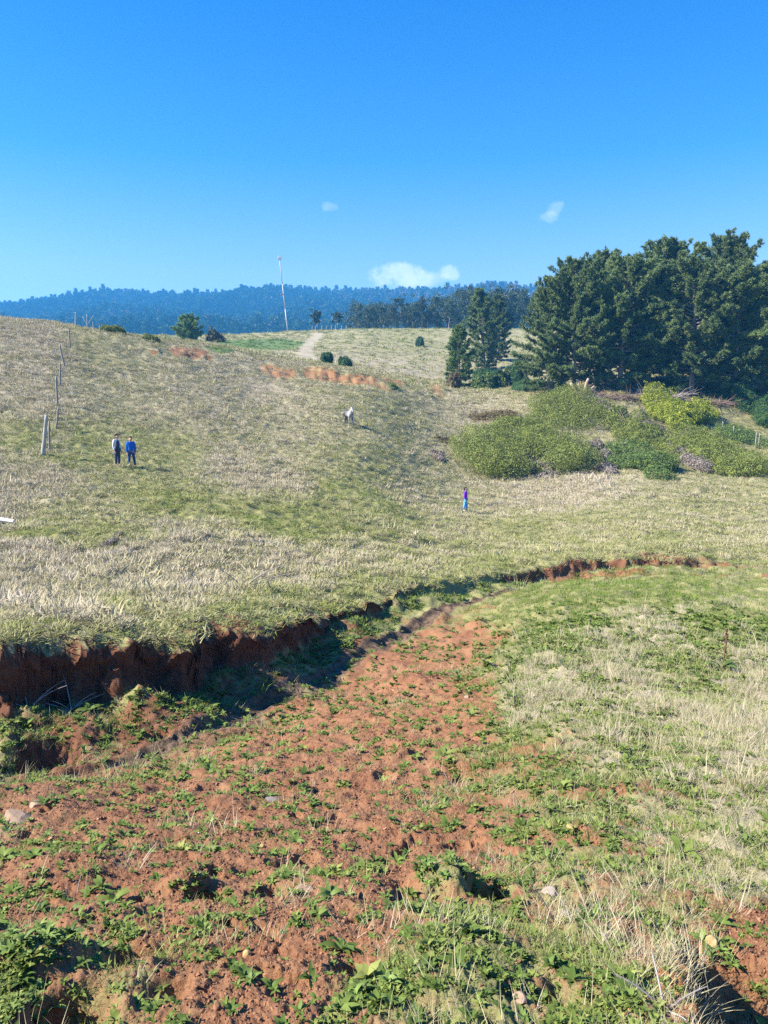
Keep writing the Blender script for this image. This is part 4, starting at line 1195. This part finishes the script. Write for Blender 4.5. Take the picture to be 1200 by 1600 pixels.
def far_wood():
    t = NT('far_foliage'); f = t.attr('tint', 'INSTANCER')
    c = t.ramp(f, [(0, (.025, .06, .03)), (.5, (.08, .14, .055)), (.75, (.16, .15, .10)), (1, (.32, .24, .18))])
    p = t.n('BsdfPrincipled'); t.L.new(c, p.inputs['Base Color']); p.inputs['Roughness'].default_value = .8; p.inputs['Specular IOR Level'].default_value = .1
    t.L.new(p.outputs[0], t.out.inputs[0])
    srcs = [mk('far_conifer', *conifer_src(i), t.m, link=False) for i in range(5)]
    n = 78000
    Y = rng.uniform(640, 1470, n); X = rng.uniform(-.62, .62, n) * Y
    z, px, _, _ = base_z(X, Y)
    z = ground_z(X, Y)
    # only slopes that can be seen from around the viewpoint
    nn = fbm(X * .008, Y * .004, 81, 4)
    bare = np.zeros(n)
    for bx, by, hw, hh in ((190, 478, 24, 5), (438, 492, 9, 14), (42, 482, 12, 4), (60, 492, 20, 4)):
        x, y, a, b = ell(bx, by, hw, hh)
        bare = np.maximum(bare, sstep(1.2, .6, np.hypot((X - x) / a, (Y - y) / max(b, 30)) + .3 * nn))
    keep = rng.uniform(0, 1, n) > bare * .85
    h = np.interp(Y, [640, 1400], [11.5, 14]) * np.exp(rng.normal(0, .2, n))
    right = sstep(480, 640, px) * sstep(900, 1150, Y)
    tint = .28 + .35 * nn + rng.normal(0, .22, n) + .42 * right * (rng.uniform(0, 1, n) < .7) + .3 * bare
    k = keep; P = np.stack([X, Y, z], -1)[k]
    scatter('far_wood', P, np.stack([0 * X, 0 * X, rng.uniform(0, 6.28, n)], -1)[k], np.stack([h * 1.05, h * 1.05, h], -1)[k], np.clip(tint, 0, 1)[k], srcs,
            'bluish far wood of conifers covering the long hill')


far_wood()


# ------------------------------------------------------------------ telecom mast
def mast():
    Y = 221; X, z = xat(450, Y); h = EYE + Y * gpy(398) - z
    white = plainmat('mast_paint', (.26, .26, .28), (.34, .34, .35), 3, .5, .05, .4)
    red = plainmat('mast_red_paint', (.42, .26, .24), (.50, .32, .30), 3, .5, .05, .4)
    grey = plainmat('antenna_grey', (.38, .38, .40), (.48, .48, .49), 3, .5, .05, .4)
    m = thing('radio_mast', (X, Y, z - .2), 'tall slim pale leaning mast with antennas at its top on the skyline', 'mast')
    m.rotation_euler = (0, -math.atan(12 / 123), 0)
    t = np.linspace(0, 1, 5)
    for i, (a, b, mt) in enumerate(((0, .32, grey), (.32, .64, grey), (.64, .97, grey))):
        mkq('mast_section', [tube([[0, 0, h * a], [0, 0, h * b]], [.17 - .07 * a, .17 - .07 * b], 10)], mt, m)
    for k in range(3):
        a = k * 2.094 + .5
        bx = mkq('antenna_panel', [tube([[.36 * math.cos(a), .36 * math.sin(a), h * .945], [.36 * math.cos(a), .36 * math.sin(a), h * 1.0]], [.09, .09], 4)], white, m)
    mkq('antenna_ring', [tube([[.5 * math.cos(a), .5 * math.sin(a), h * .955] for a in np.linspace(0, 6.283, 13)], .05, 5, False),
                         tube([[.5 * math.cos(a), .5 * math.sin(a), h * .975] for a in np.linspace(0, 6.283, 13)], .05, 5, False)], grey, m)
    mkq('lightning_rod', [tube([[0, 0, h * .97], [0, 0, h * 1.03]], [.05, .02], 5)], grey, m)
    # small dish at mid height
    prof = [(0.0, 0), (.2, .03), (.36, .10), (.45, .18)]
    V = []; F = []
    for i, (r, d) in enumerate(prof):
        for j in range(14):
            a = j / 14 * 6.283; V.append((r * math.cos(a), -.35 - d, r * math.sin(a)))
    for i in range(3):
        for j in range(14):
            j2 = (j + 1) % 14; F.append((i * 14 + j, i * 14 + j2, (i + 1) * 14 + j2, (i + 1) * 14 + j))
    d = mkq('dish', [(np.array(V) + np.array([-.35, 0, h * .50]), np.array(F))], white, m)
    sm = d.modifiers.new('thick', 'SOLIDIFY'); sm.thickness = .04


mast()


# ------------------------------------------------------------------ fence posts, sticks, plank
POST = plainmat('weathered_post', (.26, .235, .205), (.44, .405, .36), 7, .9, .5, .1, (3, 3, .35), .01)
POSTD = plainmat('dark_post', (.17, .15, .13), (.32, .29, .25), 7, .9, .5, .1, (3, 3, .35), .01)


def post(name, px, pyb, pyt, r, lean, mat, label, Y=None, lx=None, group=None, cat='post'):
    if Y is None: X, Y, _ = gp(px, pyb)
    X, z = xat(px, Y); h = (pyb - pyt) / FPX * Y
    g = np.random.default_rng(int(px * 7 + pyb)); n = 9; t = np.linspace(0, 1, n)
    pth = np.stack([lean * h * t + g.normal(0, .008, n), .02 * t, h * t * 1.02 - .25 * (t == 0)], -1)
    rad = r * (1 + .10 * g.normal(0, 1, n)) * (1 - .18 * t)
    V, F = tube(pth, rad, 9); V[-2, 2] -= .03
    V[:, :2] += g.normal(0, r * .06, (len(V), 2))
    o = mkq(name, [(V, F)], mat); o.location = (X, Y, z)
    return tag(o, label, cat, group)


post('fence_post', 67, 717, 655, .105, .16, POST, 'thick pale grey post leaning right, nearest the two men')
post('fence_post', 77, 706, 657, .06, .06, POSTD, 'thin dark post close beside the thick pale one')
post('fence_post', 94, 606, 572, .08, .05, POSTD, 'thin dark post two thirds of the way up the fence line')
post('fence_post', 88, 672, 640, .07, .16, POSTD, 'short dark crooked post above the thick pale one')
post('fence_post', 90, 640, 596, .08, .01, POSTD, 'thin dark post half way up the fence line')
post('fence_post', 101, 575, 542, .09, -.18, POSTD, 'thin grey post leaning left high on the slope')
post('fence_post', 109.5, 545, 517, .075, .0, POSTD, 'upright dark post just below the crest')
post('fence_post', 118, 512, 490, .07, .06, POST, 'pale post standing on the crest against the far wood', Y=88)
post('fence_post', 146, 512, 500, .05, .0, POST, 'short post stub on the crest right of the leaning sticks', Y=89)
post('fence_post', 156, 512, 505, .06, .0, POST, 'low post stump on the crest beside the olive scrub', Y=89)
for px, top, lean, lab in ((131, 492, .8, 'pale stick leaning right on the crest, first of the crossed sticks'), (140, 493, -.5, 'pale stick leaning left across its neighbour on the crest'),
                           (136, 491, .05, 'upright pale stick among the crossed ones on the crest')):
    post('stick', px, 512, top, .04, lean, POST, lab, Y=89, cat='stick')
X, z = xat(143, 89)
o = mkq('stick', [tube([[-.9, 0, .05], [0, .1, .45], [1.1, 0, .75]], [.05, .045, .03], 6)], POST); o.location = (X, 89, z)
tag(o, 'long pale stick lying aslant on the crest under the crossed sticks', 'stick')
post('stick', 145, 741, 727, .03, -.15, POSTD, 'short dark stick stuck in the grass below the two men', cat='stick')
for px, b, t_, lab in ((1128, 680, 662, 'pale thin post left of the right hand posts'), (1145, 688, 668, 'tall thin pale post behind the wide olive shrub'), (1154, 690, 676, 'short pale post second from the tall thin one'),
                       (1180, 702, 680, 'pale post at the right edge, left one of a close pair'), (1185, 702, 681, 'pale post at the right edge, right one of a close pair')):
    post('fence_post', px, b, t_, .045, .02, POST, lab)
X, Y, _ = gp(0, 822); z = float(ground_z(np.array([X]), np.array([Y]))[0])
o = mkq('plank', [tube([[-1.1, .25, .30], [-.4, .1, .22], [.48, 0, .10]], [.075, .085, .08], 4)], plainmat('pale_plank', (.62, .58, .55), (.78, .74, .70), 5, .8, .3, .2, (.3, 3, 3)), smooth=False); o.location = (X, Y, z)
tag(o, 'pale plank lying in the grass at the left edge', 'plank')
# tiny fence posts along the back field track
for k, px in enumerate((488, 493, 503, 510, 518, 524, 534, 541)):
    post('fence_post', px, 520, 513, .09, 0, POST, 'tiny pale fence post on the skyline near the small trees', Y=216, group='tiny fence posts by the small trees')


# ------------------------------------------------------------------ people
def skinmesh(name, pts, edges, mat, parent, root=0, sub=2):
    me = bpy.data.meshes.new(name); me.from_pydata([p[:3] for p in pts], edges, [])
    o = bpy.data.objects.new(name, me); COL.objects.link(o)
    if parent: o.parent = parent
    o.modifiers.new('skin', 'SKIN')
    for i, p in enumerate(pts):
        sv = me.skin_vertices[0].data[i]; r = p[3]; sv.radius = (r, p[4] if len(p) > 4 else r); sv.use_root = (i == root)
    s_ = o.modifiers.new('sub', 'SUBSURF'); s_.levels = sub; s_.render_levels = sub
    me.materials.append(mat)
    o.modifiers['skin'].use_smooth_shade = True
    return o


def solid(name, c, rough=.85, c2=None):
    return plainmat(name, c, c2 or tuple(min(1, v * 1.25) for v in c), 14, rough, .35, .15)


SKIN = solid('skin', (.42, .25, .18), .6)


def person(loc, rz, H, pose, mats, label, hairlen='short', top_len=.50, puffy=1.0, flare=1.0):
    """standing figure facing local -Y; pose gives joint offsets (units of height H = 1)"""
    root = thing('person', loc, label, 'person', None, rz); root.scale = (H, H, H)
    J = dict(hip=(0, 0, .52), belly=(0, 0, .60), chest=(0, -.003, .72), neck=(0, -.002, .835), head=(0, -.012, .90), crown=(0, -.008, .965),
             shl=(.098, .004, .795), shr=(-.098, .004, .795), ell=(.128, .012, .625), elr=(-.128, .012, .625), wrl=(.126, -.03, .485), wrr=(-.126, -.03, .485),
             hpl=(.05, 0, .50), hpr=(-.05, 0, .50), knl=(.056, -.014, .275), knr=(-.056, -.014, .275), anl=(.058, .012, .045), anr=(-.058, .012, .045),
             tol=(.066, -.075, .018), tor=(-.066, -.075, .018))
    J.update(pose)
    pts, E, ix = [], [], {}

    def add(n, p, r, r2=None, par=None):
        ix[n] = len(pts); pts.append((*p, r, r2 or r))
        if par: E.append((ix[par], ix[n]))
    add('hip', J['hip'], .075, .058); add('belly', J['belly'], .07, .052, 'hip'); add('chest', J['chest'], .086, .058, 'belly'); add('neck', J['neck'], .032, .032, 'chest')
    add('jaw', tuple(np.array(J['head']) + (0, -.006, -.02)), .034, .040, 'neck'); add('head', J['head'], .044, .054, 'jaw'); add('crown', J['crown'], .030, .036, 'head')
    add('nose', tuple(np.array(J['head']) + (0, -.066, -.004)), .008, .008, 'head')
    for s_ in 'lr':
        sg = 1 if s_ == 'l' else -1
        add('ear' + s_, tuple(np.array(J['head']) + (sg * .052, .006, -.002)), .007, .011, 'head')
        add('sh' + s_, J['sh' + s_], .034, .034, 'chest'); add('el' + s_, J['el' + s_], .024, .024, 'sh' + s_); add('wr' + s_, J['wr' + s_], .016, .013, 'el' + s_)
        w = np.array(J['wr' + s_]); d = w - np.array(J['el' + s_]); d = d / np.linalg.norm(d)
        add('pa' + s_, w + d * .035, .020, .012, 'wr' + s_)
        for q, (off, ln) in enumerate(((-.014, .030), (-.005, .036), (.005, .034), (.013, .026))):
            add(f'f{q}a' + s_, w + d * .058 + np.array([0, off, 0]), .0062, .0062, 'pa' + s_)
            add(f'f{q}b' + s_, w + d * (.058 + ln) + np.array([-sg * .007, off * 1.2, 0]), .0052, .0052, f'f{q}a' + s_)
        add('tha' + s_, w + d * .035 + np.array([-sg * .004, -.026, 0]), .007, .007, 'pa' + s_); add('thb' + s_, w + d * .062 + np.array([-sg * .008, -.034, 0]), .0058, .0058, 'tha' + s_)
        add('hp' + s_, J['hp' + s_], .055, .058, 'hip'); add('kn' + s_, J['kn' + s_], .036, .038, 'hp' + s_); add('an' + s_, J['an' + s_], .022, .024, 'kn' + s_); add('to' + s_, J['to' + s_], .022, .016, 'an' + s_)
    skinmesh('body', pts, E, SKIN, root)
    # eyes and mouth
    hd = np.array(J['head'])
    for sg in (1, -1):
        mkq('eye', [tube([hd + (sg * .018, -.050, .006), hd + (sg * .018, -.056, .006)], [.006, .004], 8)], solid('eye_dark', (.03, .02, .02), .3), root)
    mkq('mouth', [tube([hd + (-.014, -.050, -.028), hd + (0, -.054, -.030), hd + (.014, -.050, -.028)], [.003, .004, .003], 6)], solid('lips', (.30, .12, .10), .5), root)
    # trousers
    tp, te = [(*J['hip'], .082 * puffy ** .3, .064)], []
    for s_ in 'lr':
        b = len(tp)
        tp += [(*J['hp' + s_], .060, .064), (*J['kn' + s_], .044 * flare, .046 * flare), (*(np.array(J['an' + s_]) * .9 + np.array(J['kn' + s_]) * .1), .034 * flare, .037 * flare)]
        te += [(0, b), (b, b + 1), (b + 1, b + 2)]
    skinmesh('trousers', tp, te, mats['trousers'], root)
    # jacket with sleeves
    zb = J['hip'][2] + (.50 - top_len)
    jp = [(J['hip'][0], J['hip'][1], zb, .088 * puffy, .068 * puffy), (*J['belly'], .084 * puffy, .066 * puffy), (*J['chest'], .096 * puffy, .07 * puffy), (J['neck'][0], J['neck'][1], .815, .044, .044)]
    je = [(0, 1), (1, 2), (2, 3)]
    for s_ in 'lr':
        b = len(jp); w = np.array(J['wr' + s_]); e_ = np.array(J['el' + s_])
        jp += [(*J['sh' + s_], .043 * puffy, .043 * puffy), (*e_, .034 * puffy, .034 * puffy), (*(w * .96 + e_ * .04), .025 * puffy, .025 * puffy)]
        je += [(2, b), (b, b + 1), (b + 1, b + 2)]
    jk = skinmesh('jacket', jp, je, mats['jacket'], root)
    if 'vest' in mats:
        off = np.array([0, -.022, 0])
        skinmesh('vest', [(J['hip'][0], J['hip'][1] - .022, zb + .01, .082, .056), (*(np.array(J['belly']) + off), .08, .056), (*(np.array(J['chest']) + off), .094, .06), (0, J['neck'][1] - .015, .815, .045, .04)],
                 [(0, 1), (1, 2), (2, 3)], mats['vest'], root)
    # hair
    hp = [(*(hd + (0, .012, .030)), .046, .052), (*(hd + (0, .020, .056)), .034, .036), (*(hd + (0, .040, -.004)), .040, .024)]
    he = [(0, 1), (0, 2)]
    if hairlen == 'tied':
        hp += [(*(hd + (0, .068, -.02)), .026, .026), (*(hd + (0, .074, -.07)), .018, .018)]; he += [(2, 3), (3, 4)]
    skinmesh('hair', hp, he, mats['hair'], root)
    for s_ in 'lr':
        a = np.array(J['an' + s_]); t_ = np.array(J['to' + s_])
        skinmesh('shoe', [(*(a + (0, .018, -.022)), .026, .022), (*((a + t_) / 2 + (0, 0, -.006)), .028, .022), (*t_, .024, .016)], [(0, 1), (1, 2)], mats['shoes'], root, 1)
    return root


HAIRD = solid('dark_hair', (.02, .014, .010), .5)
X, Y, z = gp(184, 734); Xa, za = xat(184, 41.0)
person((Xa, 41.0, za - .01), R(62), 1.74, dict(head=(0, -.035, .895), crown=(0, -.04, .958), neck=(0, -.008, .83)),
       dict(trousers=solid('dark_jeans', (.03, .04, .085)), jacket=solid('light_grey_sweater', (.50, .50, .54)), vest=solid('navy_vest', (.035, .04, .09)), hair=HAIRD, shoes=solid('grey_shoes', (.25, .22, .2))),
       'man with grey sleeves and navy vest looking down, standing left of the man in blue')
Xa, za = xat(206, 41.6)
person((Xa, 41.6, za - .01), R(18), 1.72, dict(anr=(-.075, -.02, .045), tor=(-.10, -.10, .018), knr=(-.066, -.03, .275), anl=(.105, .03, .05), tol=(.125, -.05, .02), knl=(.082, -.005, .28), head=(0, -.025, .898)),
       dict(trousers=solid('blue_jeans', (.035, .055, .14)), jacket=solid('bright_blue_jacket', (.012, .10, .42), .6), hair=solid('brown_hair', (.05, .03, .02), .6), shoes=solid('pale_shoes', (.5, .48, .45))),
       'man in a bright blue puffy jacket and jeans with his legs apart', puffy=1.16)
Xa, za = xat(727, 48.0)
person((Xa, 48.0, za - .01), R(70), 1.55, dict(anl=(.055, -.05, .045), tol=(.06, -.13, .018), knl=(.055, -.035, .275), anr=(-.055, .07, .06), tor=(-.06, -.01, .02), knr=(-.055, .01, .28)),
       dict(trousers=solid('sky_blue_jeans', (.12, .34, .66)), jacket=solid('purple_jacket', (.15, .03, .40), .7), hair=solid('black_hair', (.012, .01, .012), .5), shoes=solid('white_shoes', (.7, .7, .68))),
       'dark haired person in a purple jacket and light blue jeans walking alone across the grass', hairlen='tied', top_len=.53, flare=1.25, puffy=1.2)


# ------------------------------------------------------------------ grey and white horse on the slope, seen from the front
def horse():
    X, z = xat(545, 66); t = thing('horse', (X, 66, z - .02), 'pale grey horse with a dark mane standing on the grassy slope, facing the viewer', 'horse', None, R(22)); t.scale = (.95, .95, .95)
    # local -Y is forward
    pts = [(0, .55, 1.06, .27, .29), (0, .15, 1.02, .27, .31), (0, -.30, 1.04, .25, .32), (0, -.58, 1.12, .20, .27),      # rump .. chest
           (-.02, -.78, 1.34, .12, .19), (-.05, -.95, 1.55, .09, .13), (-.08, -1.10, 1.56, .09, .12), (-.10, -1.28, 1.38, .065, .08), (-.11, -1.40, 1.24, .055, .06)]
    E = [(i, i + 1) for i in range(8)]

    def leg(base, chain):
        p = base
        for c in chain:
            pts.append(c); E.append((p, len(pts) - 1)); p = len(pts) - 1
    for sx in (1, -1):
        st = .06 * sx
        leg(3, [(.14 * sx, -.54, .82, .11, .13), (.14 * sx, -.56 - st, .50, .058, .065), (.14 * sx, -.55 - st, .26, .036, .04), (.14 * sx, -.56 - st, .10, .04, .045), (.14 * sx, -.60 - st, .02, .05, .055)])
        leg(0, [(.15 * sx, .50, .86, .14, .18), (.15 * sx, .46 + st, .62, .085, .10), (.15 * sx, .66 + st, .45, .05, .06), (.15 * sx, .63 + st, .24, .036, .04), (.15 * sx, .61 + st, .10, .04, .045), (.15 * sx, .57 + st, .02, .05, .055)])
        leg(6, [(-.08 + .06 * sx, -1.03, 1.70, .022, .022), (-.08 + .075 * sx, -1.02, 1.79, .008, .008)])
    coat = NT('dapple_grey_coat'); tc = coat.n('TexCoord'); n = coat.noise(5, 3, .5, tc.outputs['Object'])
    sx = coat.n('SeparateXYZ'); coat.L.new(tc.outputs['Object'], sx.inputs[0])
    f = coat.math('ADD', n, coat.math('ADD', coat.math('MULTIPLY', sx.outputs['Y'], .42), coat.math('MULTIPLY', sx.outputs['X'], .5)))
    c = coat.ramp(f, [(.15, (.34, .33, .32)), (.36, (.13, .13, .15)), (.55, (.04, .04, .05))])
    p = coat.n('BsdfPrincipled'); coat.L.new(c, p.inputs['Base Color']); p.inputs['Roughness'].default_value = .7; coat.L.new(p.outputs[0], coat.out.inputs[0])
    skinmesh('body', pts, E, coat.m, t, 1)
    dk = solid('dark_mane', (.03, .03, .035), .6)
    skinmesh('mane', [(-.01, -.66, 1.42, .05, .07), (-.03, -.80, 1.62, .05, .07), (-.06, -.98, 1.73, .045, .06), (-.09, -1.14, 1.66, .03, .03)], [(0, 1), (1, 2), (2, 3)], dk, t)
    skinmesh('tail', [(0, .80, 1.16, .04, .04), (.06, .92, .95, .06, .06), (.10, .93, .62, .065, .065), (.10, .90, .38, .02, .02)], [(0, 1), (1, 2), (2, 3)], dk, t)


horse()


# ------------------------------------------------------------------ foreground: countable rosette weeds, stones, stalk, twigs
def near_things():
    var = []
    for i in range(7):
        V, F = leaf_rosette(int([9, 11, 13, 10, 14, 12, 16][i]), [.062, .075, .066, .085, .07, .09, .075][i], [.018, .017, .02, .022, .018, .02, .017][i], 800 + i, [.35, .5, .7, .55, .8, .4, .6][i], 5)
        g = np.random.default_rng(820 + i)
        var.append(mk('weed', V, F, M_weed, None, np.repeat(np.clip(g.normal(.45, .25, len(V) // 3), 0, 1), 3), link=False).data)
    g = np.random.default_rng(99)
    spots = []
    special = [((690, 1385), 20, .17, 'big bushy weed clump beside the dark burrow hole'), ((302, 1400), 8, .10, 'tall leafy weed clump standing by the dark hole left of centre'),
               ((80, 1500), 24, .24, 'large spreading weed patch at the lower left'), ((20, 1565), 8, .12, 'dark leafy weed clump in the lower left corner'),
               ((470, 1228), 4, .08, 'bright weed clump beside the flat grey stone'), ((430, 1185), 6, .22, 'tufted green weed patch on the pale silt'),
               ((690, 1190), 5, .12, 'bright green weed clump on the bare middle slope'), ((880, 1215), 14, .22, 'bright leafy weed patch at the grass edge right of centre'),
               ((600, 1560), 7, .12, 'grey green weed clump at the bottom edge, centre'), ((1128, 1480), 3, .06, 'weed hanging at the lip of the clay cut')]
    mats = []
    for (p, n, sp, lab) in special:
        x, y, _ = gp(*p)
        zc = float(ground_z(np.array([x]), np.array([y]))[0])
        o = thing('weed_clump', (x, y, zc), lab, 'weed')
        for k in range(n):
            a = g.uniform(0, 6.28); r = sp * math.sqrt(g.uniform(0, 1)); dx, dy = r * math.cos(a), r * math.sin(a)
            V, F = leaf_rosette(int(g.integers(9, 15)), g.uniform(.034, .058), g.uniform(.011, .016), 1000 + int(p[0]) + k, g.uniform(.4, .9), 5)
            zz = float(ground_z(np.array([x + dx]), np.array([y + dy]))[0]) - zc
            mk('rosette', V + np.array([dx, dy, zz - .005 + .03 * (1 - r / sp)]), F, M_weed, o, np.full(len(V), np.clip(g.normal(.4, .25), 0, 1)))
    # scattered single rosettes, nearest ones as things
    X, Y = sample(3000, 2.0, 11, 1.0, .56)
    zb, px, face, t = base_z(X, Y); s, gg, d = fields(X, Y); n = fbm(X * 1.4, Y * 1.4, 73, 4); sd, side = seg_dist(X, Y, STREAM)
    k = (t < .4) & (sd > .5) & (rng.uniform(0, 1, len(X)) < np.clip(.22 * gg + .14 * s + .55 * n, 0, 1)) & (side < 0)
    X, Y = X[k], Y[k]; o_ = np.argsort(Y)[:285]; X, Y = X[o_], Y[o_]; z = ground_z(X, Y)
    print('weeds', len(X))
    first = None
    for i in range(len(X)):
        sc = float(np.exp(g.normal(-.12, .28))) * float(np.interp(Y[i], [2, 10], [.5, 1.05]))
        o = bpy.data.objects.new('weed', var[i % 7]); COL.objects.link(o)
        o.location = (X[i], Y[i], z[i] - .004); o.rotation_euler = (g.normal(0, .15), g.normal(0, .15), g.uniform(0, 6.28)); o.scale = (sc, sc, sc * g.uniform(.8, 1.2))
        tag(o, 'single green rosette weed with oblong leaves on the reddish soil', 'weed', 'single rosette weeds on the near soil')
    # stones
    def stone(px, py, s, col, lab, flat=.6, seed=0):
        x, y, _ = gp(px, py); zc = float(ground_z(np.array([x]), np.array([y]))[0])
        import bmesh
        bm = bmesh.new(); bmesh.ops.create_icosphere(bm, subdivisions=3, radius=1)
        gg_ = np.random.default_rng(seed)
        co = np.array([v.co[:] for v in bm.verts]); pl = unit(gg_.normal(0, 1, (9, 3)))
        for q in pl:
            dd = co @ q; co -= np.maximum(dd - gg_.uniform(.55, .85), 0)[:, None] * q
        co *= 1 + .10 * fbm(co[:, 0] * 2 + seed, co[:, 1] * 2 + co[:, 2], seed, 3)[:, None]
        for v, c in zip(bm.verts, co): v.co = (c[0] * s * gg_.uniform(.98, 1.02) * 1.25, c[1] * s, c[2] * s * flat)
        me = bpy.data.meshes.new('stone'); bm.to_mesh(me); bm.free(); me.materials.append(col)
        o = bpy.data.objects.new('stone', me); COL.objects.link(o); o.location = (x, y, zc + s * flat * .35); o.rotation_euler = (gg_.normal(0, .2), gg_.normal(0, .2), gg_.uniform(0, 6.28))
        tag(o, lab, 'stone')
    gy = plainmat('grey_stone', (.20, .16, .13), (.32, .27, .22), 30, .9, .5, .1, (1, 1, 1), .01); ye = plainmat('yellow_stone', (.36, .24, .09), (.46, .34, .17), 30, .85, .4, .1, (1, 1, 1), .01)
    tn = plainmat('tan_stone', (.26, .17, .11), (.36, .26, .18), 30, .9, .5, .1, (1, 1, 1), .01)
    stone(428, 1248, .065, gy, 'flat grey stone on bare soil beside a bright weed clump', .35, 1)
    stone(30, 1282, .10, tn, 'pale flat rock at the left edge', .35, 2); stone(60, 1262, .07, tn, 'pale angular rock behind the flat one at the left edge', .6, 3)
    stone(891, 1304, .026, ye, 'yellow upright stone right of centre', 1.1, 4); stone(1111, 1470, .026, ye, 'yellow stone at the lip of the clay cut', 1.1, 5)
    stone(860, 1392, .04, gy, 'grey lump near the bright weeds, highest of three', .8, 6); stone(882, 1420, .028, gy, 'grey lump in the middle of three below the weeds', .8, 7); stone(908, 1420, .028, gy, 'grey lump rightmost of three below the weeds', .8, 8)
    stone(478, 1402, .04, tn, 'pinkish stone in the soil at lower centre', .5, 9); stone(410, 1322, .018, ye, 'small pale pebble left of centre', .8, 10)
    stone(942, 1468, .028, gy, 'greyish pebble among dry stalks', .7, 11); stone(812, 1576, .025, tn, 'tan pebble at the bottom edge', .7, 12); stone(385, 1490, .02, ye, 'small yellowish pebble low on the left slope', .8, 13)
    stone(730, 1092, .04, tn, 'small tan stone on the upper slope', .7, 14); stone(138, 1172, .055, ye, 'yellow stone on the shaded slope below the bank', .8, 15)
    # loose gravel: too many to count
    gs = []
    import bmesh
    gm = NT('gravel_stones'); cc = gm.ramp(gm.attr('tint', 'INSTANCER'), [(0, (.15, .06, .028)), (.6, (.26, .12, .056)), (.92, (.34, .19, .10)), (1, (.44, .31, .19))])
    pp = gm.n('BsdfPrincipled'); gm.L.new(cc, pp.inputs['Base Color']); pp.inputs['Roughness'].default_value = .9; gm.L.new(pp.outputs[0], gm.out.inputs[0])
    for i in range(4):
        bm = bmesh.new(); bmesh.ops.create_icosphere(bm, subdivisions=2, radius=1); co = np.array([v.co[:] for v in bm.verts]); q = np.random.default_rng(i + 50)
        for pl in unit(q.normal(0, 1, (11, 3))): co -= np.maximum(co @ pl - .42, 0)[:, None] * pl
        F = np.array([[v.index for v in f.verts] for f in bm.faces]); bm.free()
        gs.append(mk('clod', co * np.array([1.2, 1, .75]), F, gm.m, link=False))
    X, Y = sample(110000, 1.6, 13, 1.8, .58); zb, px, face, t = base_z(X, Y); s, gg2, d = fields(X, Y); n = fbm(X * 1.8, Y * 1.8, 91, 4)
    keep = (t < .9) & (rng.uniform(0, 1, len(X)) < np.clip(1.4 * s - .40 + .8 * n, 0, 1))
    put('soil_clods', X, Y, keep, np.clip(rng.beta(1.6, 2.6, len(X)), 0, 1), gs, np.interp(Y, [1.6, 12], [.0056, .0145]), 'small reddish clods and gravel lying on the bare soil', .5, .38)
    # the tall dock stalk with leaves on the right
    x, y, _ = gp(1128, 1045); zc = float(ground_z(np.array([x]), np.array([y]))[0])
    V, F = leaf_rosette(14, .34, .07, 900, .75, 6)
    o = mk('dock_plant', V, F, M_weed, None, np.full(len(V), .15)); o.location = (x, y, zc); tag(o, 'broad leaved dock plant with a tall brown seed stalk on the right', 'plant')
    q = np.random.default_rng(3); st = [tube([[0, 0, 0], [.03, 0, .35], [.05, .02, .68]], [.010, .008, .004], 6)]
    for k in range(60):
        zz = q.uniform(.3, .68); a = q.uniform(0, 6.28); c = np.array([.045, .015, zz]); st.append(tube([c, c + np.array([math.cos(a) * .03, math.sin(a) * .03, .03])], [.009, .003], 4, False))
    mkq('seed_stalk', st, plainmat('seed_brown', (.13, .06, .04), (.22, .12, .08), 20), o)
    # dead twigs on the shaded slope
    for (px, py, lab, sd_) in ((110, 1090, 'pale curved dead twig on the shaded bank slope', 31), (40, 1050, 'straight bare twig leaning on the bank at the left edge', 32), (1040, 1570, 'bleached dead stems standing beside the clay cut', 33), (380, 905 + 15, 'thin pale twig at the grass edge above the bank', 34)):
        x, y, _ = gp(px, py); zc = float(ground_z(np.array([x]), np.array([y]))[0]); q = np.random.default_rng(sd_); parts = []
        sc = .1 * y ** .75
        for k in range(6):
            a = q.uniform(0, 6.28); l = sc * q.uniform(.6, 1.5); t = np.linspace(0, 1, 6)[:, None]
            d_ = np.array([math.cos(a), math.sin(a) * .6, q.uniform(.4, 1.4)]); d_ /= np.linalg.norm(d_)
            parts.append(tube(np.array([0, 0, -.02]) + d_ * l * t + np.array([.25 * math.cos(a), 0, -.2]) * l * t ** 2, np.linspace(.010, .003, 6) * (.4 + .07 * y), 5, False))
        o = mkq('twig', parts, GREYWOOD); o.location = (x, y, zc); tag(o, lab, 'twig')


near_things()


# ------------------------------------------------------------------ the air between here and the far hill
ZTOP = max(v.co.z for v in ground.data.vertices) + 24
print('haze top', ZTOP)


def haze():
    import bmesh
    bm = bmesh.new(); bmesh.ops.create_cube(bm, size=1)
    lo, hi = (-2300, -2300, -60), (2300, 2300, ZTOP)
    for v in bm.verts:
        v.co = [lo[i] if v.co[i] < 0 else hi[i] for i in range(3)]
    me = bpy.data.meshes.new('haze'); bm.to_mesh(me); bm.free()
    t = NT('air'); v = t.n('VolumePrincipled'); v.inputs['Color'].default_value = (.09, .47, 1.0, 1); v.inputs['Density'].default_value = HAZE; v.inputs['Anisotropy'].default_value = .1
    t.m.cycles.volume_sampling = 'DISTANCE'; t.L.new(v.outputs[0], t.out.inputs['Volume']); me.materials.append(t.m)
    o = bpy.data.objects.new('haze', me); COL.objects.link(o); tag(o, kind='stuff')


HAZE = .00043
haze()
